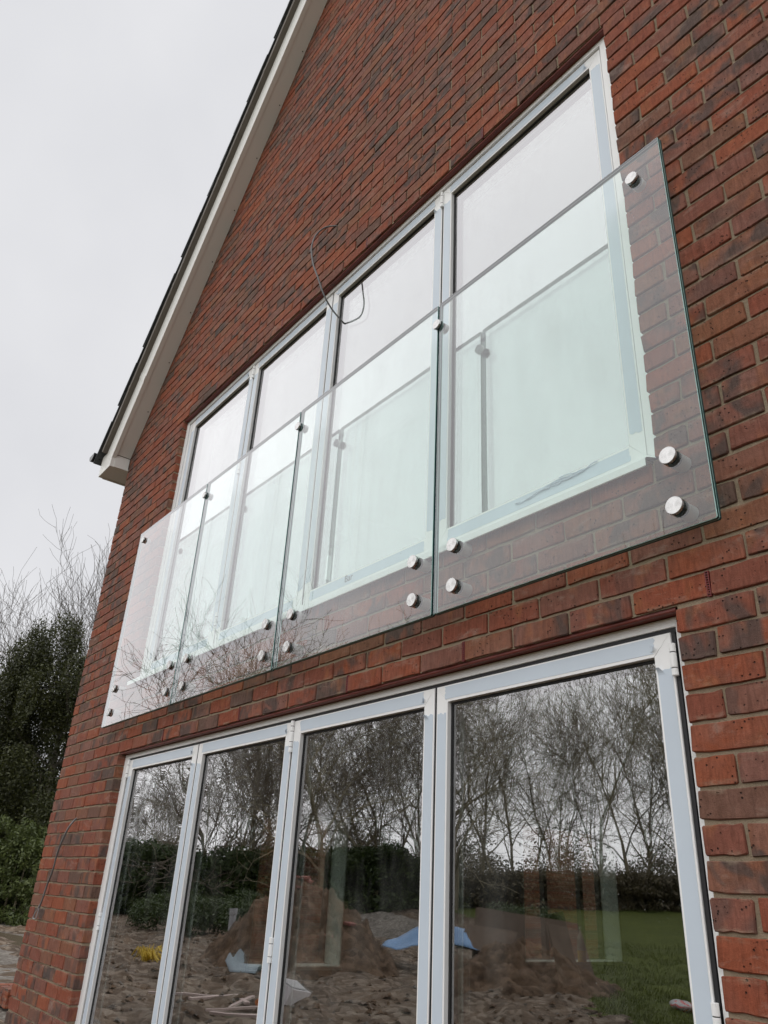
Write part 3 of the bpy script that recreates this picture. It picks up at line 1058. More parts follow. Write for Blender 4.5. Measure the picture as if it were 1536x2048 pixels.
# boxed eaves returning round the corner
g = MB()
g.box(-5.362, -5.088, -.1225, .0, 4.6065, 4.618)
g.box(-5.372, -5.362, -.1225, 8.2, 4.6065, 4.80)
g.box(-5.0875, -5.079, -.1225, -.001, 4.6065, 4.722)
g.box(-5.362, -5.068, .0, 8.2, 4.6065, 4.618)
g.box(-5.3725, -5.352, -.122, 8.2, 4.600, 4.606)
part(g.obj('eaves_box', M['upvc']))
g = MB()
for j in range(1):
    pts = []
    for i in range(9):
        a = math.pi * (1 + i / 8)
        pts.append((-5.450 + .062 * math.cos(a), 4.835 + .062 * math.sin(a)))
    pts += [(-5.450 + .056, 4.835)] + [(-5.450 + .056 * math.cos(math.pi * (2 - i / 8)), 4.835 + .056 * math.sin(math.pi * (2 - i / 8))) for i in range(1, 9)]
    n_ = len(pts)
    y0, y1 = -.232, 8.1
    g.add([(a, y0, b) for a, b in pts] + [(a, y1, b) for a, b in pts], [(i, n_ + i, n_ + (i + 1) % n_, (i + 1) % n_) for i in range(n_)])
    g.prism([(q[0], q[1]) for q in pts[:9]], -.236, -.232)
g.box(-5.392, -5.374, -.19, -.15, 4.775, 4.84)
part(g.obj('gutter', M['black']))
g = MB()
rake(g, -.06, ULEN + .03, .189, .236, -.200, -.1225)
for i in range(9):
    a = .55 + i * .98
    rake(g, a, a + .035, .187, .238, -.2015, -.15)
verge = part(g.obj('verge_trim', M['verge']))
g = MB()
rake(g, -.16, ULEN + .03, .237, .252, -.11, 8.2)
part(g.obj('roof_slab', M['verge']))
rt = random.Random(8)
tile_me = None
for i in range(29):
    u0 = -.20 + i * .285
    tilt = .020
    L = .42
    if u0 + L > ULEN + .1:
        break
    g = MB()
    a, b = un(u0, .2545 + tilt), un(u0 + L, .2545)
    c, d = un(u0 + L, .2545 + .014), un(u0, .2545 + tilt + .016)
    dy = rt.uniform(-.006, .006)
    g.prism([a, b, c, d], -.214 + dy, .12)
    part(g.obj('roof_tile', M['tile']))
g = MB()
for i in range(29):
    u0 = -.20 + i * .285
    for j in range(24):
        y0 = .123 + .332 * j
        a, b = un(u0, .2545 + .02), un(u0 + .42, .2545)
        c, d = un(u0 + .42, .2685), un(u0, .2545 + .036)
        g.prism([a, b, c, d], y0, y0 + .329)
o = part(g.obj('roof_tiles', M['tile'], None, False, None, 'stuff'))

# ------------------------------------------------------------------ glass balustrade
GY0, GY1 = -.0672, -.0457
GZ0, GZ1 = 2.272, 3.668
def glass_panel(x0, x1, fixings, clips, label):
    cx = (x0 + x1) / 2
    root = empty('glass_panel', (cx, 0, GZ0), label, 'glass panel', 'glass panels of the balcony guard')
    off = root.location
    c = .0015
    cr_ = .004
    poly = [(x0 + cr_, GZ0), (x1 - cr_, GZ0), (x1, GZ0 + cr_), (x1, GZ1 - cr_), (x1 - cr_, GZ1), (x0 + cr_, GZ1), (x0, GZ1 - cr_), (x0, GZ0 + cr_)]
    inn = [(a + (c if a < cx else -c), b + (c if b < 3 else -c)) for a, b in poly]
    ym = (GY0 + GY1) / 2
    rings = [(GY0, inn), (GY0 + c, poly), (ym - .0011, poly), (ym - .0004, [(a + (.0006 if a < cx else -.0006), b + (.0006 if b < 3 else -.0006)) for a, b in poly]), (ym + .0004, [(a + (.0006 if a < cx else -.0006), b + (.0006 if b < 3 else -.0006)) for a, b in poly]), (ym + .0011, poly), (GY1 - c, poly), (GY1, inn)]
    rm = [1, 2, 1, 1, 1, 2, 1]
    g = MB()
    n_ = 8
    vs = []
    for y, pl in rings:
        vs += [(a - off.x, y, b - off.z) for a, b in pl]
    b0 = len(g.v)
    g.v += vs
    g.f.append(tuple(range(n_)))
    g.m.append(0)
    g.f.append(tuple(range(len(vs) - 1, len(vs) - n_ - 1, -1)))
    g.m.append(0)
    for k in range(len(rings) - 1):
        for i in range(n_):
            j = (i + 1) % n_
            g.f.append((k * n_ + i, (k + 1) * n_ + i, (k + 1) * n_ + j, k * n_ + j))
            g.m.append(rm[k])
    go = link('glass_sheet', g.mesh('glass_sheet', [M['balglass'], M['arris'], M['edge']]), root)
    for kind, lst in (('standoff_fixing', fixings), ('joint_clamp', clips)):
        for (x, z) in lst:
            g = MB()
            if kind == 'standoff_fixing':
                g.cyl((0, -.0005, 0), (0, GY1 + .0022, 0), .0235, n=28, bev=.0008)
            else:
                g.cyl((0, GY1 + .022, 0), (0, GY1 + .0022, 0), .0215, n=28, bev=.001)
            so_ = link(kind, g.mesh(kind, M['steel_satin']), root, (x - off.x, 0, z - off.z))
            g = MB()
            rr = .0235 if kind == 'standoff_fixing' else .0205
            g.cyl((0, GY1 + .0020, 0), (0, GY1 + .0001, 0), rr, n=28)
            g.cyl((0, GY0 - .0001, 0), (0, GY0 - .0042, 0), rr, n=28)
            link('washer', g.mesh('washer', M['gasket']), so_)
            g = MB()
            rr += .0018
            g.cyl((0, GY0 - .0044, 0), (0, GY0 - .0146, 0), rr, n=32, bev=.0013)
            g.cyl((.0, GY0 - .0120, -rr - .0004), (0, GY0 - .0120, -rr + .002), .0022, n=8, mi=1)
            me = g.mesh('cap', [M['steel'], M['gasket']])
            link('cap', me, so_)
    return root
glass_panel(-.876, .196, [(.09, 2.34), (.09, 2.492), (-.77, 2.35), (-.77, 2.502)], [(.09, 3.56)], 'clear glass panel over brickwork, one edge free beyond the last door')
glass_panel(-1.972, -.886, [(-.983, 2.35), (-.987, 2.502), (-1.848, 2.35), (-1.845, 2.502)], [(-.881, 3.555)], 'glass panel in front of the second balcony door, clamped to the free-ended panel')
glass_panel(-3.070, -1.982, [(-2.07, 2.352), (-2.07, 2.506), (-2.94, 2.352), (-2.94, 2.506)], [(-1.977, 3.568)], 'glass panel showing reddish shrub twigs, third along from the free-ended one')
glass_panel(-4.156, -3.080, [(-3.16, 2.354), (-3.16, 2.508), (-4.04, 2.356), (-4.035, 2.51)], [(-3.075, 3.578), (-4.06, 3.588)], 'pale hazy glass panel nearest the gutter end of the house')

# ------------------------------------------------------------------ loose cables
pts = [(-1.928, .02, 5.020), (-1.932, 0.0, 5.023), (-1.994, -0.04, 5.032), (-2.023, -0.08, 4.965), (-2.011, -0.105, 4.858), (-1.987, -0.115, 4.773), (-1.954, -0.11, 4.653), (-1.911, -0.095, 4.536), (-1.882, -0.06, 4.407), (-1.873, 0.0, 4.327), (-1.847, 0.069, 4.252)]
g = MB()
g.tube(smooth_path(pts, 6), .0048, 10)
tag(g.obj('cable', M['cable_dark'], None, True), 'dark cable looping out of the brickwork and down over the balcony doors', 'cable')
pts = [(-4.472, .02, 1.738), (-4.477, 0.0, 1.735), (-4.454, -0.03, 1.704), (-4.469, -0.045, 1.664), (-4.498, -0.05, 1.613), (-4.534, -0.05, 1.566), (-4.579, -0.045, 1.507), (-4.602, -0.04, 1.447), (-4.64, -0.035, 1.394), (-4.695, -0.03, 1.334), (-4.722, -0.03, 1.26), (-4.758, -0.03, 1.198)]
pts2 = [(-4.756, -0.03, 1.195), (-4.762, -0.03, 1.165), (-4.775, -0.03, 1.139), (-4.825, -0.03, 1.132), (-4.842, -0.03, 1.142), (-4.826, -0.03, 1.16), (-4.791, -0.03, 1.185), (-4.768, -.028, 1.215)]
g = MB()
g.tube(smooth_path(pts, 6), .0058, 10)
g.tube(smooth_path(pts2, 6), .0030, 8, 1)
tag(g.obj('cable', [M['cable'], M['pipe']], None, True), 'grey cable hanging from the brickwork beside the ground floor doors', 'cable')

# ------------------------------------------------------------------ vegetation
def twig_tree(seed, height, spread, stems, mats_mb=None, levels=3, up=.35, r0=.16, first=.25, kids=(9, 7, 5), droop=0.0, curve=.22, minr=.004):
    """bare tree: list of tubes grown limb by limb"""
    rg = random.Random(seed)
    trunk, crown = MB(), MB()
    def limb(p, d, L, r, lev):
        n_ = 6 if lev == 0 else (5 if lev == 1 else 4)
        pts, rad = [p.copy()], [r]
        q, dd = p.copy(), d.copy()
        for i in range(n_):
            dd = (dd + Vector((rg.gauss(0, curve), rg.gauss(0, curve), rg.gauss(0, curve) + (up if lev else .12) - droop * (lev == levels)))).normalized()
            q = q + dd * (L / n_)
            pts.append(q.copy())
            rad.append(max(minr * .7, r * (1 - .82 * (i + 1) / n_)))
        (trunk if lev == 0 else crown).tube(pts, rad, 7 if lev == 0 else (5 if lev == 1 else 3))
        if lev < levels:
            K = kids[lev]
            for i in range(K):
                t_ = first + (1 - first) * (i + rg.random() * .7) / K if lev == 0 else .18 + .82 * (i + rg.random()) / K
                f_ = t_ * n_
                a = min(n_ - 1, int(f_))
                bp = pts[a].lerp(pts[a + 1], f_ - a)
                dirn = (pts[a + 1] - pts[a]).normalized()
                side = dirn.orthogonal().normalized()
                side.rotate(Matrix.Rotation(rg.uniform(0, 2 * math.pi), 3, dirn))
                ang = rg.uniform(.45, .95) * spread
                nd_ = (dirn * math.cos(ang) + side * math.sin(ang)).normalized()
                limb(bp, nd_, L * rg.uniform(.42, .62) * (1.12 - .45 * t_ * (lev == 0)), max(minr, rad[a] * rg.uniform(.38, .55)), lev + 1)
    for s_ in range(stems):
        a = 2 * math.pi * s_ / max(1, stems) + rg.random()
        lean = .0 if stems == 1 else rg.uniform(.15, .42)
        limb(Vector((math.cos(a) * .1 * (stems > 1), math.sin(a) * .1 * (stems > 1), -.1)), Vector((math.cos(a) * lean, math.sin(a) * lean, 1)).normalized(), height * rg.uniform(.8, 1.0) / (1.0), r0 * rg.uniform(.75, 1), 0)
    return trunk, crown

def leaf_cloud(centers, n_, size, seed, flat=.0):
    """leaf quads scattered through ellipsoids: centers = [(c, r)]"""
    rg = np.random.default_rng(seed)
    vol = np.array([c[1][0] * c[1][1] * c[1][2] for c in centers]) ** .75
    pick = rg.choice(len(centers), n_, p=vol / vol.sum())
    C = np.array([c[0] for c in centers])[pick]
    Rr = np.array([c[1] for c in centers])[pick]
    d = rg.normal(size=(n_, 3))
    d /= np.linalg.norm(d, axis=1)[:, None]
    rad = (.45 + .55 * rg.random(n_) ** .5)
    P = C + d * Rr * rad[:, None] * (1 + .12 * rg.normal(size=n_))[:, None]
    a = rg.normal(size=(n_, 3)) + d * .4
    a /= np.linalg.norm(a, axis=1)[:, None]
    b = np.cross(a, rg.normal(size=(n_, 3)))
    b /= np.linalg.norm(b, axis=1)[:, None]
    s = size * (.6 + .8 * rg.random(n_))[:, None]
    c = np.cross(a, b)
    tip = P + b * s
    V = np.stack([P - b * s, P + c * s * .42 + a * s * .08, tip, P - c * s * .42 + a * s * .08], 1).reshape(-1, 3)
    return V

def cloud_obj(name, V, m, parent=None, loc=None):
    me = bpy.data.meshes.new(name)
    n_ = len(V) // 4
    me.vertices.add(len(V))
    me.vertices.foreach_set('co', V.astype(np.float32).ravel())
    me.loops.add(4 * n_)
    me.loops.foreach_set('vertex_index', np.arange(4 * n_, dtype=np.int32))
    me.polygons.add(n_)
    me.polygons.foreach_set('loop_start', np.arange(0, 4 * n_, 4, dtype=np.int32))
    me.polygons.foreach_set('loop_total', np.full(n_, 4, dtype=np.int32))
    me.materials.append(m)
    me.update(calc_edges=True)
    return link(name, me, parent, loc)

def polar(az, dist):
    """az measured as in a reflection: degrees from -Y towards -X"""
    return (.5 - dist * math.sin(R(-az)), -dist * math.cos(R(az)) + .5)

def evergreen(name, loc, lobes, n_, size, m, label, cat, seed, trunk_h, trunk_r, group=None):
    root = empty(name, loc, label, cat, group)
    cloud_obj('crown', leaf_cloud(lobes, n_, size, seed), m, root)
    rg = random.Random(seed)
    t_ = MB()
    t_.tube([(0, 0, -.2), (.1, .05, trunk_h * .3), (-.05, .1, trunk_h * .65), (.1, 0, trunk_h)], [trunk_r, trunk_r * .85, trunk_r * .6, trunk_r * .25], 8)
    for i in range(16):
        z = trunk_h * rg.uniform(.15, .9)
        a = rg.uniform(0, 6.28)
        L = rg.uniform(1.2, 3.2)
        t_.tube([(0, 0, z), (L * .5 * math.cos(a), L * .5 * math.sin(a), z + L * .35), (L * math.cos(a), L * math.sin(a), z + L * .9)], [trunk_r * .3, trunk_r * .18, .015], 5)
    t_.obj('trunk', M['bark_pale'], root)
    return root

# --- seen directly beside the house corner
def at_dir(px, py, dist):
    d = (CR * ((px - 768) / F_PX) - CU * ((py - 1024) / F_PX) + CF)
    h = math.hypot(d.x, d.y)
    return CAM + d * (dist / h)
base = at_dir(95, 1560, 36)
lob = []
rg = random.Random(21)
for i in range(64):
    zz = rg.uniform(.6, 10.6)
    sp_ = 4.3 * (1 - (zz / 12.6) ** 2.4) + .4
    a = rg.uniform(0, 6.28)
    rr = sp_ * rg.uniform(.35, 1)
    lob.append(((rr * math.cos(a), rr * math.sin(a), zz), (rg.uniform(.35, 1.0), rg.uniform(.35, 1.0), rg.uniform(.6, 1.7))))
for i in range(40):
    a = rg.uniform(0, 6.28)
    rr = 4.4 * rg.uniform(.5, 1)
    lob.append(((rr * math.cos(a), rr * math.sin(a), rg.uniform(.6, 5.2)), (.8, .8, .9)))
for i in range(26):
    a = rg.uniform(0, 6.28)
    rr = rg.uniform(.2, 3.2)
    lob.append(((rr * math.cos(a), rr * math.sin(a), 8.6 - .5 * rr + rg.uniform(0, 2.6)), (.22, .22, .9)))
evergreen('holly_tree', (base.x, base.y, -.2), lob, 170000, .062, M['holly'], 'tall dark evergreen tree beside the house corner, tight against the brick edge', 'tree', 5, 9.0, .22)
base2 = at_dir(-70, 1560, 37)
lob = []
for i in range(36):
    zz = rg.uniform(.4, 8.9)
    sp_ = 3.8 * (1 - (zz / 11.2) ** 2) + .4
    a = rg.uniform(0, 6.28)
    rr = sp_ * rg.uniform(.3, 1)
    lob.append(((rr * math.cos(a), rr * math.sin(a), zz), (rg.uniform(.6, 1.2), rg.uniform(.6, 1.2), rg.uniform(.7, 1.4))))
for i in range(40):
    a = rg.uniform(0, 6.28)
    rr = 4.2 * rg.uniform(.5, 1)
    lob.append(((rr * math.cos(a), rr * math.sin(a), rg.uniform(.6, 5.2)), (.8, .8, .9)))
evergreen('holly_tree', (base2.x, base2.y, -.2), lob, 110000, .064, M['holly'], 'lower dark evergreen tree at the picture edge, beyond the laurel hedge', 'tree', 6, 7.0, .2)
for (px, dist, hgt, seed, lab) in ((165, 39, 13.2, 31, 'bare branching tree rising behind the evergreen, next to the brick corner'), (55, 40, 12.2, 33, 'thinner bare tree with upright twigs near the picture edge')):
    b = at_dir(px, 1560, dist)
    tr_, cw = twig_tree(seed, hgt, .85, 4, levels=3, up=.15, r0=.11, first=.3, kids=(8, 6, 6), curve=.18, minr=.0095)
    root = empty('bare_tree', (b.x, b.y, -.2), lab, 'tree', 'bare trees beside the drive')
    tr_.obj('trunk', M['bark_dark'], root)
    cw.obj('crown', M['twig_dark'], root)
# clipped laurel hedge
h0 = at_dir(62, 1740, 31.5)
lob = []
ax = Vector((-.80, -.6, 0)).normalized()
for i in range(420):
    t_ = rg.uniform(-1.0, 4.6)
    s_ = rg.choice((-1, 1)) * rg.uniform(.55, .85) if rg.random() < .7 else rg.uniform(-.8, .8)
    zz = rg.uniform(.1, 3.15 if t_ < .9 else 2.5)
    q = ax * t_ + Vector((-ax.y, ax.x, 0)) * s_
    lob.append(((q.x, q.y, zz), (.26, .26, .24)))
root = empty('laurel_hedge', (h0.x, h0.y, -.2), 'clipped green laurel hedge standing at the far end of the gravel drive', 'hedge')
cloud_obj('foliage', leaf_cloud(lob, 52000, .066, 77), M['laurel'], root)
t_ = MB()
for i in range(14):
    q = ax * (-.8 + .38 * i)
    t_.tube([(q.x, q.y, -.1), (q.x + .1, q.y, 1.0), (q.x - .1, q.y + .1, 2.1)], [.05, .035, .015], 5)
t_.obj('stems', M['bark'], root)
# brick stack at the picture's lower left
b = at_dir(4, 2020, 12.4)
stk = empty('brick_stack', (b.x, b.y, -.12), 'small stack of dark red bricks standing on the gravel drive', 'brick stack')
t_ = MB()
t_.add(*brick_geo(.215, .065, 5, .10))
sm = t_.mesh('brick', M['brick'])
for lv in range(3):
    for i in range(3):
        for j in range(2):
            o = bpy.data.objects.new('brick', sm)
            COL.objects.link(o)
            o.parent = stk
            o.location = ((i - 1.1) * .228 + rg.uniform(-.01, .01), (j - .5) * .115 + rg.uniform(-.008, .008), .02 + .068 * lv + .033)
            o.rotation_euler = (0, 0, rg.uniform(-.06, .06))

# --- garden in front of the house, seen in the glass
kinds = []
for (seed, h_, spd, st, kd, rr, fst, up_, tw) in ((101, 13.0, .8, 1, (15, 7, 4), .135, .18, .06, 'twig'), (102, 14.0, .65, 1, (16, 6, 4), .12, .24, .10, 'twig'), (103, 12.0, 1.15, 1, (13, 7, 5), .20, .16, .03, 'twig'),
                                        (104, 11.0, .9, 3, (9, 7, 5), .11, .12, .10, 'twig_red'), (105, 13.0, .95, 2, (11, 7, 5), .14, .18, .08, 'twig_red')):
    tr_, cw = twig_tree(seed, h_, spd, st, levels=3, up=up_, r0=rr, first=fst, kids=kd, curve=.2, minr=.015)
    kinds.append((tr_.mesh('trunk', M['bark']), cw.mesh('crown', M[tw])))
descr = ['slender bare tree', 'tall straight bare tree', 'broad spreading bare oak', 'bare reddish multi-stemmed tree', 'twin-stemmed bare tree']
tg = random.Random(55)
spots = []
NT = 40
for i in range(NT):
    az = -24 - 52 * (i + tg.random() * .8) / NT
    dist = tg.uniform(44, 66)
    k = tg.choice((0, 1, 1, 0, 4)) if az > -47 else tg.choice((2, 2, 3, 4, 0, 3))
    s_ = tg.uniform(.85, 1.12) if az > -50 else (tg.uniform(1.0, 1.22) if az > -64 else (tg.uniform(.8, .95) if az > -67 else tg.uniform(.5, .68)))
    spots.append((az, dist, k, s_))
for az, dist, k, s_ in spots:
    x, y = polar(az, dist)
    z = terr(x, y)
    where = 'mirrored in the wide lower door by the right jamb' if az > -47.5 else ('mirrored in the second lower door from the right jamb' if az > -57.3 else ('mirrored in the third lower door' if az > -64.5 else 'mirrored in the lower door next to the corner pier'))
    root = empty('bare_tree', (x, y, z), descr[k] + ' ' + where, 'tree', 'bare trees across the garden')
    root.rotation_euler = (0, 0, tg.uniform(0, 6.28))
    root.scale = (s_, s_, s_)
    for nm, me in zip(('trunk', 'crown'), kinds[k]):
        link(nm, me, root)
# wood behind them, one mass
wc = []
wr = random.Random(71)
for i in range(420):
    az = -15 - 66 * wr.random()
    x, y = polar(az, wr.uniform(62, 82))
    hh = wr.uniform(.2, 4.6) * (.6 + .4 * math.sin(az * .9))
    wc.append(((x, y, terr(x, y) + max(.2, hh)), (2.6, 2.6, 1.5)))
o = cloud_obj('distant_woodland', leaf_cloud(wc, 150000, .12, 72), M['brownleaf'])
o['kind'] = 'stuff'
tag(o, 'far brown winter woodland mirrored behind the tree row', 'woodland')
# hedges behind the lawn
def hedge_row(az0, az1, d0, d1, h_, n_l, n_leaf, size, m, label, seed, wid=1.2):
    (xa, ya), (xb, yb) = polar(az0, d0), polar(az1, d1)
    rg_ = random.Random(seed)
    cx, cyy = (xa + xb) / 2, (ya + yb) / 2
    cz = terr(cx, cyy)
    lb = []
    for i in range(n_l):
        t__ = rg_.random()
        x, y = xa + (xb - xa) * t__, ya + (yb - ya) * t__
        hh = h_ * rg_.uniform(.02, 1)
        lb.append(((x - cx + rg_.uniform(-wid, wid) * .5, y - cyy + rg_.uniform(-wid, wid) * .5, terr(x, y) - cz + hh), (wid * .6, wid * .6, h_ * .16)))
    root_ = empty('hedge', (cx, cyy, cz), label, 'hedge')
    cloud_obj('foliage', leaf_cloud(lb, n_leaf, size, seed), m, root_)
    t__ = MB()
    for i in range(20):
        f_ = (i + .5) / 20
        x, y = xa + (xb - xa) * f_, ya + (yb - ya) * f_
        t__.tube([(x - cx, y - cyy, terr(x, y) - cz - .1), (x - cx + .1, y - cyy, terr(x, y) - cz + h_ * .8)], [.05, .02], 5)
    t__.obj('stems', M['bark'], root_)
    return root_
hedge_row(-50, -76, 47, 44, 3.0, 260, 60000, .14, M['boxleaf'], 'long dark hedge beyond the garden, mirrored in the two far lower doors', 301, 1.6)
hedge_row(-24, -51, 50, 48, 1.7, 260, 45000, .13, M['brownleaf'], 'brown winter hedge under the tree row, mirrored in the wide lower door', 302, 1.6)
for i, (az, dist, h_, wd, lab) in enumerate(((-59.5, 27, 1.3, 2.0, 'low rounded green bush behind the soil heap'), (-62.6, 28, 1.35, 2.2, 'broad rounded green bush mirrored beside the grey pipe'), (-66.5, 30, 1.2, 2.2, 'rounded green bush mirrored in the furthest lower door'), (-43.5, 33, .9, 2.2, 'low clipped green bush mirrored above the plywood sheets'))):
    x, y = polar(az, dist)
    lb = [((random.Random(i * 9 + j).uniform(-wd, wd) * .7, random.Random(i * 7 + j + 50).uniform(-wd, wd) * .6, h_ * random.Random(i + j * 3).uniform(.3, .8)), (.8, .8, .45)) for j in range(16)]
    root = empty('green_bush', (x, y, terr(x, y)), lab, 'bush', 'rounded bushes across the garden')
    cloud_obj('foliage', leaf_cloud(lb, 9000, .06, 400 + i), M['boxleaf'], root)
    t_ = MB()
    t_.tube([(0, 0, -.1), (.05, 0, h_ * .7)], [.06, .02], 6)
    t_.obj('stem', M['bark'], root)
# heaps
def heap(name, x, y, rx, ry, h_, m, seed, label, cat, amp=.5, rot=0.0):
    g_ = MB()
    n1, n2 = 110, 46
    z = terr(x, y)
    vs = []
    for i in range(n2 + 1):
        f_ = i / n2
        for j in range(n1):
            a = 2 * math.pi * j / n1
            px, py = f_ * rx * math.cos(a), f_ * ry * math.sin(a)
            hz = h_ * (1 - f_ ** 1.35) * (1 - .25 * f_)
            hz += amp * (1 - f_ ** 4) * mnoise.fractal(Vector((px * 1.9 + seed, py * 1.9, 3.1)), .7, 2.1, 6)
            vs.append((px, py, hz - .15 * f_ ** 3))
    fs = []
    for i in range(n2):
        for j in range(n1):
            k = (j + 1) % n1
            fs.append((i * n1 + j, (i + 1) * n1 + j, (i + 1) * n1 + k, i * n1 + k))
    g_.add(vs, fs)
    o_ = g_.obj(name, m, None, True, (x, y, z))
    o_.rotation_euler = (0, 0, rot)
    return tag(o_, label, cat)
tall = heap('soil_heap', -16.3, -9.3, 2.9, 2.3, 1.75, M['soil'], 1.0, 'tall heap of dark dug soil behind the grey pipe', 'soil heap')
heap('soil_heap', -11.8, -11.8, 2.3, 2.6, .75, M['soil'], 5.0, 'low brown soil mound under the blue tarpaulin', 'soil heap', .25)
heap('gravel_heap', -26.5, -19.8, 3.6, 2.6, .75, M['gravel'], 9.0, 'low pale heap of gravel mirrored in front of the lawn', 'gravel heap', .08)
# broken slabs lying on the tall heap
hv = [v.co.copy() for v in tall.data.vertices]
g = MB()
for i in range(12):
    q = rg.choice([v for v in hv if v.z > .5])
    a, tl = rg.uniform(0, 6.28), rg.uniform(-.5, .5)
    rm_ = Matrix.Rotation(a, 3, 'Z') @ Matrix.Rotation(tl, 3, 'X')
    sx, sy, sz = rg.uniform(.06, .16), rg.uniform(.05, .10), .025
    vs = [rm_ @ Vector((x * sx, y * sy, z * sz)) + q + Vector((0, 0, .03)) for x, y, z in ((-1, -1, -1), (1, -1, -1), (1, 1, -1), (-1, 1, -1), (-1, -1, 1), (1, -1, 1), (1, 1, 1), (-1, 1, 1))]
    g.add(vs, [(0, 3, 2, 1), (4, 5, 6, 7), (0, 1, 5, 4), (1, 2, 6, 5), (2, 3, 7, 6), (3, 0, 4, 7)])
tag(g.obj('rubble', M['slab'], None, False, tall.location, 'stuff'), 'broken red slabs lying on the tall soil heap', 'rubble')
# grass blades of the lawn
gv = []
gr_ = np.random.default_rng(12)
while len(gv) < 4 * 26000:
    az = -24 - 26 * gr_.random()
    dist = 9 + 22 * gr_.random() ** 1.6
    x, y = polar(az, dist)
    if not in_lawn(x, y):
        continue
    z = terr(x, y) + .02
    a = gr_.random() * 6.28
    hh, ww, ln = .035 + .075 * gr_.random() ** 2, .006 + .006 * gr_.random(), .05 * gr_.normal()
    ca, sa = math.cos(a) * ww, math.sin(a) * ww
    gv += [(x - ca, y - sa, z), (x + ca, y + sa, z), (x + ca * .3 + ln, y + sa * .3 + ln * .5, z + hh), (x - ca * .3 + ln, y - sa * .3 + ln * .5, z + hh)]
o = cloud_obj('grass', np.array(gv), M['grassblade'])
o['kind'] = 'stuff'
tag(o, 'short grass of the lawn mirrored in the wide lower door', 'grass')
# clods and stones trodden into the mud
g = MB()
cg = random.Random(91)
for i in range(3600):
    az, dist = cg.uniform(-74, -26), 5 + 24 * cg.random() ** 1.3
    x, y = polar(az, dist)
    if in_lawn(x, y) or y > -.4:
        continue
    r_ = cg.uniform(.018, .075) * (1.5 if cg.random() < .06 else 1)
    z = terr(x, y) + .03 + .16 * mnoise.fractal(Vector((x * 1.3, y * 1.3, 4.2)), 1.0, 2.0, 4)
    vs = []
    for (a, b, c) in ((1, 0, 0), (-.4, .9, 0), (-.5, -.85, 0), (.1, .1, .9), (.5, .6, .35)):
        vs.append((x + r_ * (a + cg.uniform(-.3, .3)), y + r_ * (b + cg.uniform(-.3, .3)), z + r_ * (c * .8 + cg.uniform(-.1, .2))))
    g.add(vs, [(0, 4, 3), (4, 1, 3), (1, 2, 3), (2, 0, 3), (0, 1, 4)], 0 if cg.random() < .72 else 1)
o = g.obj('clods', [M['soil'], M['gravel']], None, False, None, 'stuff')
tag(o, 'clods and pale stones scattered over the trodden mud', 'clods')
# blue tarpaulin
g = MB()
n1, n2 = 26, 14
for i in range(n1):
    for j in range(n2):
        u, v = i / (n1 - 1) - .5, j / (n2 - 1) - .5
        x, y = u * 3.0, v * 1.3
        z = .52 * math.exp(-(u * u * 5 + v * v * 6)) + .10 * mnoise.fractal(Vector((x * 1.9, y * 1.9, .3)), 1, 2, 3) + .26
        g.v.append((x, y, z))
for i in range(n1 - 1):
    for j in range(n2 - 1):
        g.f.append((i * n2 + j, (i + 1) * n2 + j, (i + 1) * n2 + j + 1, i * n2 + j + 1))
        g.m.append(0)
o = g.obj('tarpaulin', M['tarp'], None, True, (-14.3, -12.2, .0))
o.rotation_euler = (0, 0, R(-38))
sm_ = o.modifiers.new('thickness', 'SOLIDIFY')
sm_.thickness = .004
tag(o, 'crumpled blue tarpaulin on the low soil mound', 'tarpaulin')
# grey pipe leaning in the ground
g = MB()
pb = (-18.2, -8.5)
for (ra, rb_, mi) in ((.11, .11, 0),):
    g.cyl((0, 0, -.1), (-.14, -.05, 1.05), .095, .095, 20, 0, False)
    g.cyl((-.005, 0, -.09), (-.145, -.05, 1.049), .085, .085, 20, 1, False)
    g.cyl((-.125, -.045, .93), (-.142, -.051, 1.07), .108, .108, 20, 0, False)
o = g.obj('plastic_pipe', [M['pipe'], M['black']], None, False, (pb[0], pb[1], -.2))
tag(o, 'grey plastic pipe standing up in the mud by the soil heap', 'pipe')
# plywood sheets leaning
for (x, y, zb, a, b, tilt, rz, lab) in ((-13.0, -13.4, -.1, 2.5, 1.3, 24, -47, 'large weathered plywood sheet standing propped behind the low soil mound'), (-13.2, -12.2, .30, 1.25, .7, 48, -25, 'small brown sheet lying propped beside the blue tarpaulin'), (-11.6, -13.5, -.05, 1.0, 1.1, 30, -75, 'narrow brown sheet leaning against the large plywood sheet')):
    g = MB()
    g.box(-a / 2, a / 2, -.01, .01, 0, b)
    o = g.obj('plywood_sheet', M['ply'], None, False, (x, y, zb))
    o.rotation_euler = (R(tilt), R(5), R(rz))
    tag(o, lab, 'plywood sheet')
# white box with recessed lid
bx = (-10.9, -5.65)
root = empty('plastic_box', (bx[0], bx[1], -.16), 'pale open-ended plastic box lying tilted in the mud', 'box')
root.rotation_euler = (R(24), R(-8), R(62))
g = MB()
g.box(-.34, .34, -.17, .17, .0, .02)
g.box(-.34, -.32, -.17, .17, .02, .24)
g.box(.32, .34, -.17, .17, .02, .24)
g.box(-.32, .32, -.17, -.15, .02, .24)
g.box(-.32, .32, .15, .17, .02, .24)
g.obj('tray', M['whiteplast'], root)
g = MB()
g.box(-.29, .29, -.12, .12, .241, .25)
g.obj('lid', M['bag_white'], root)
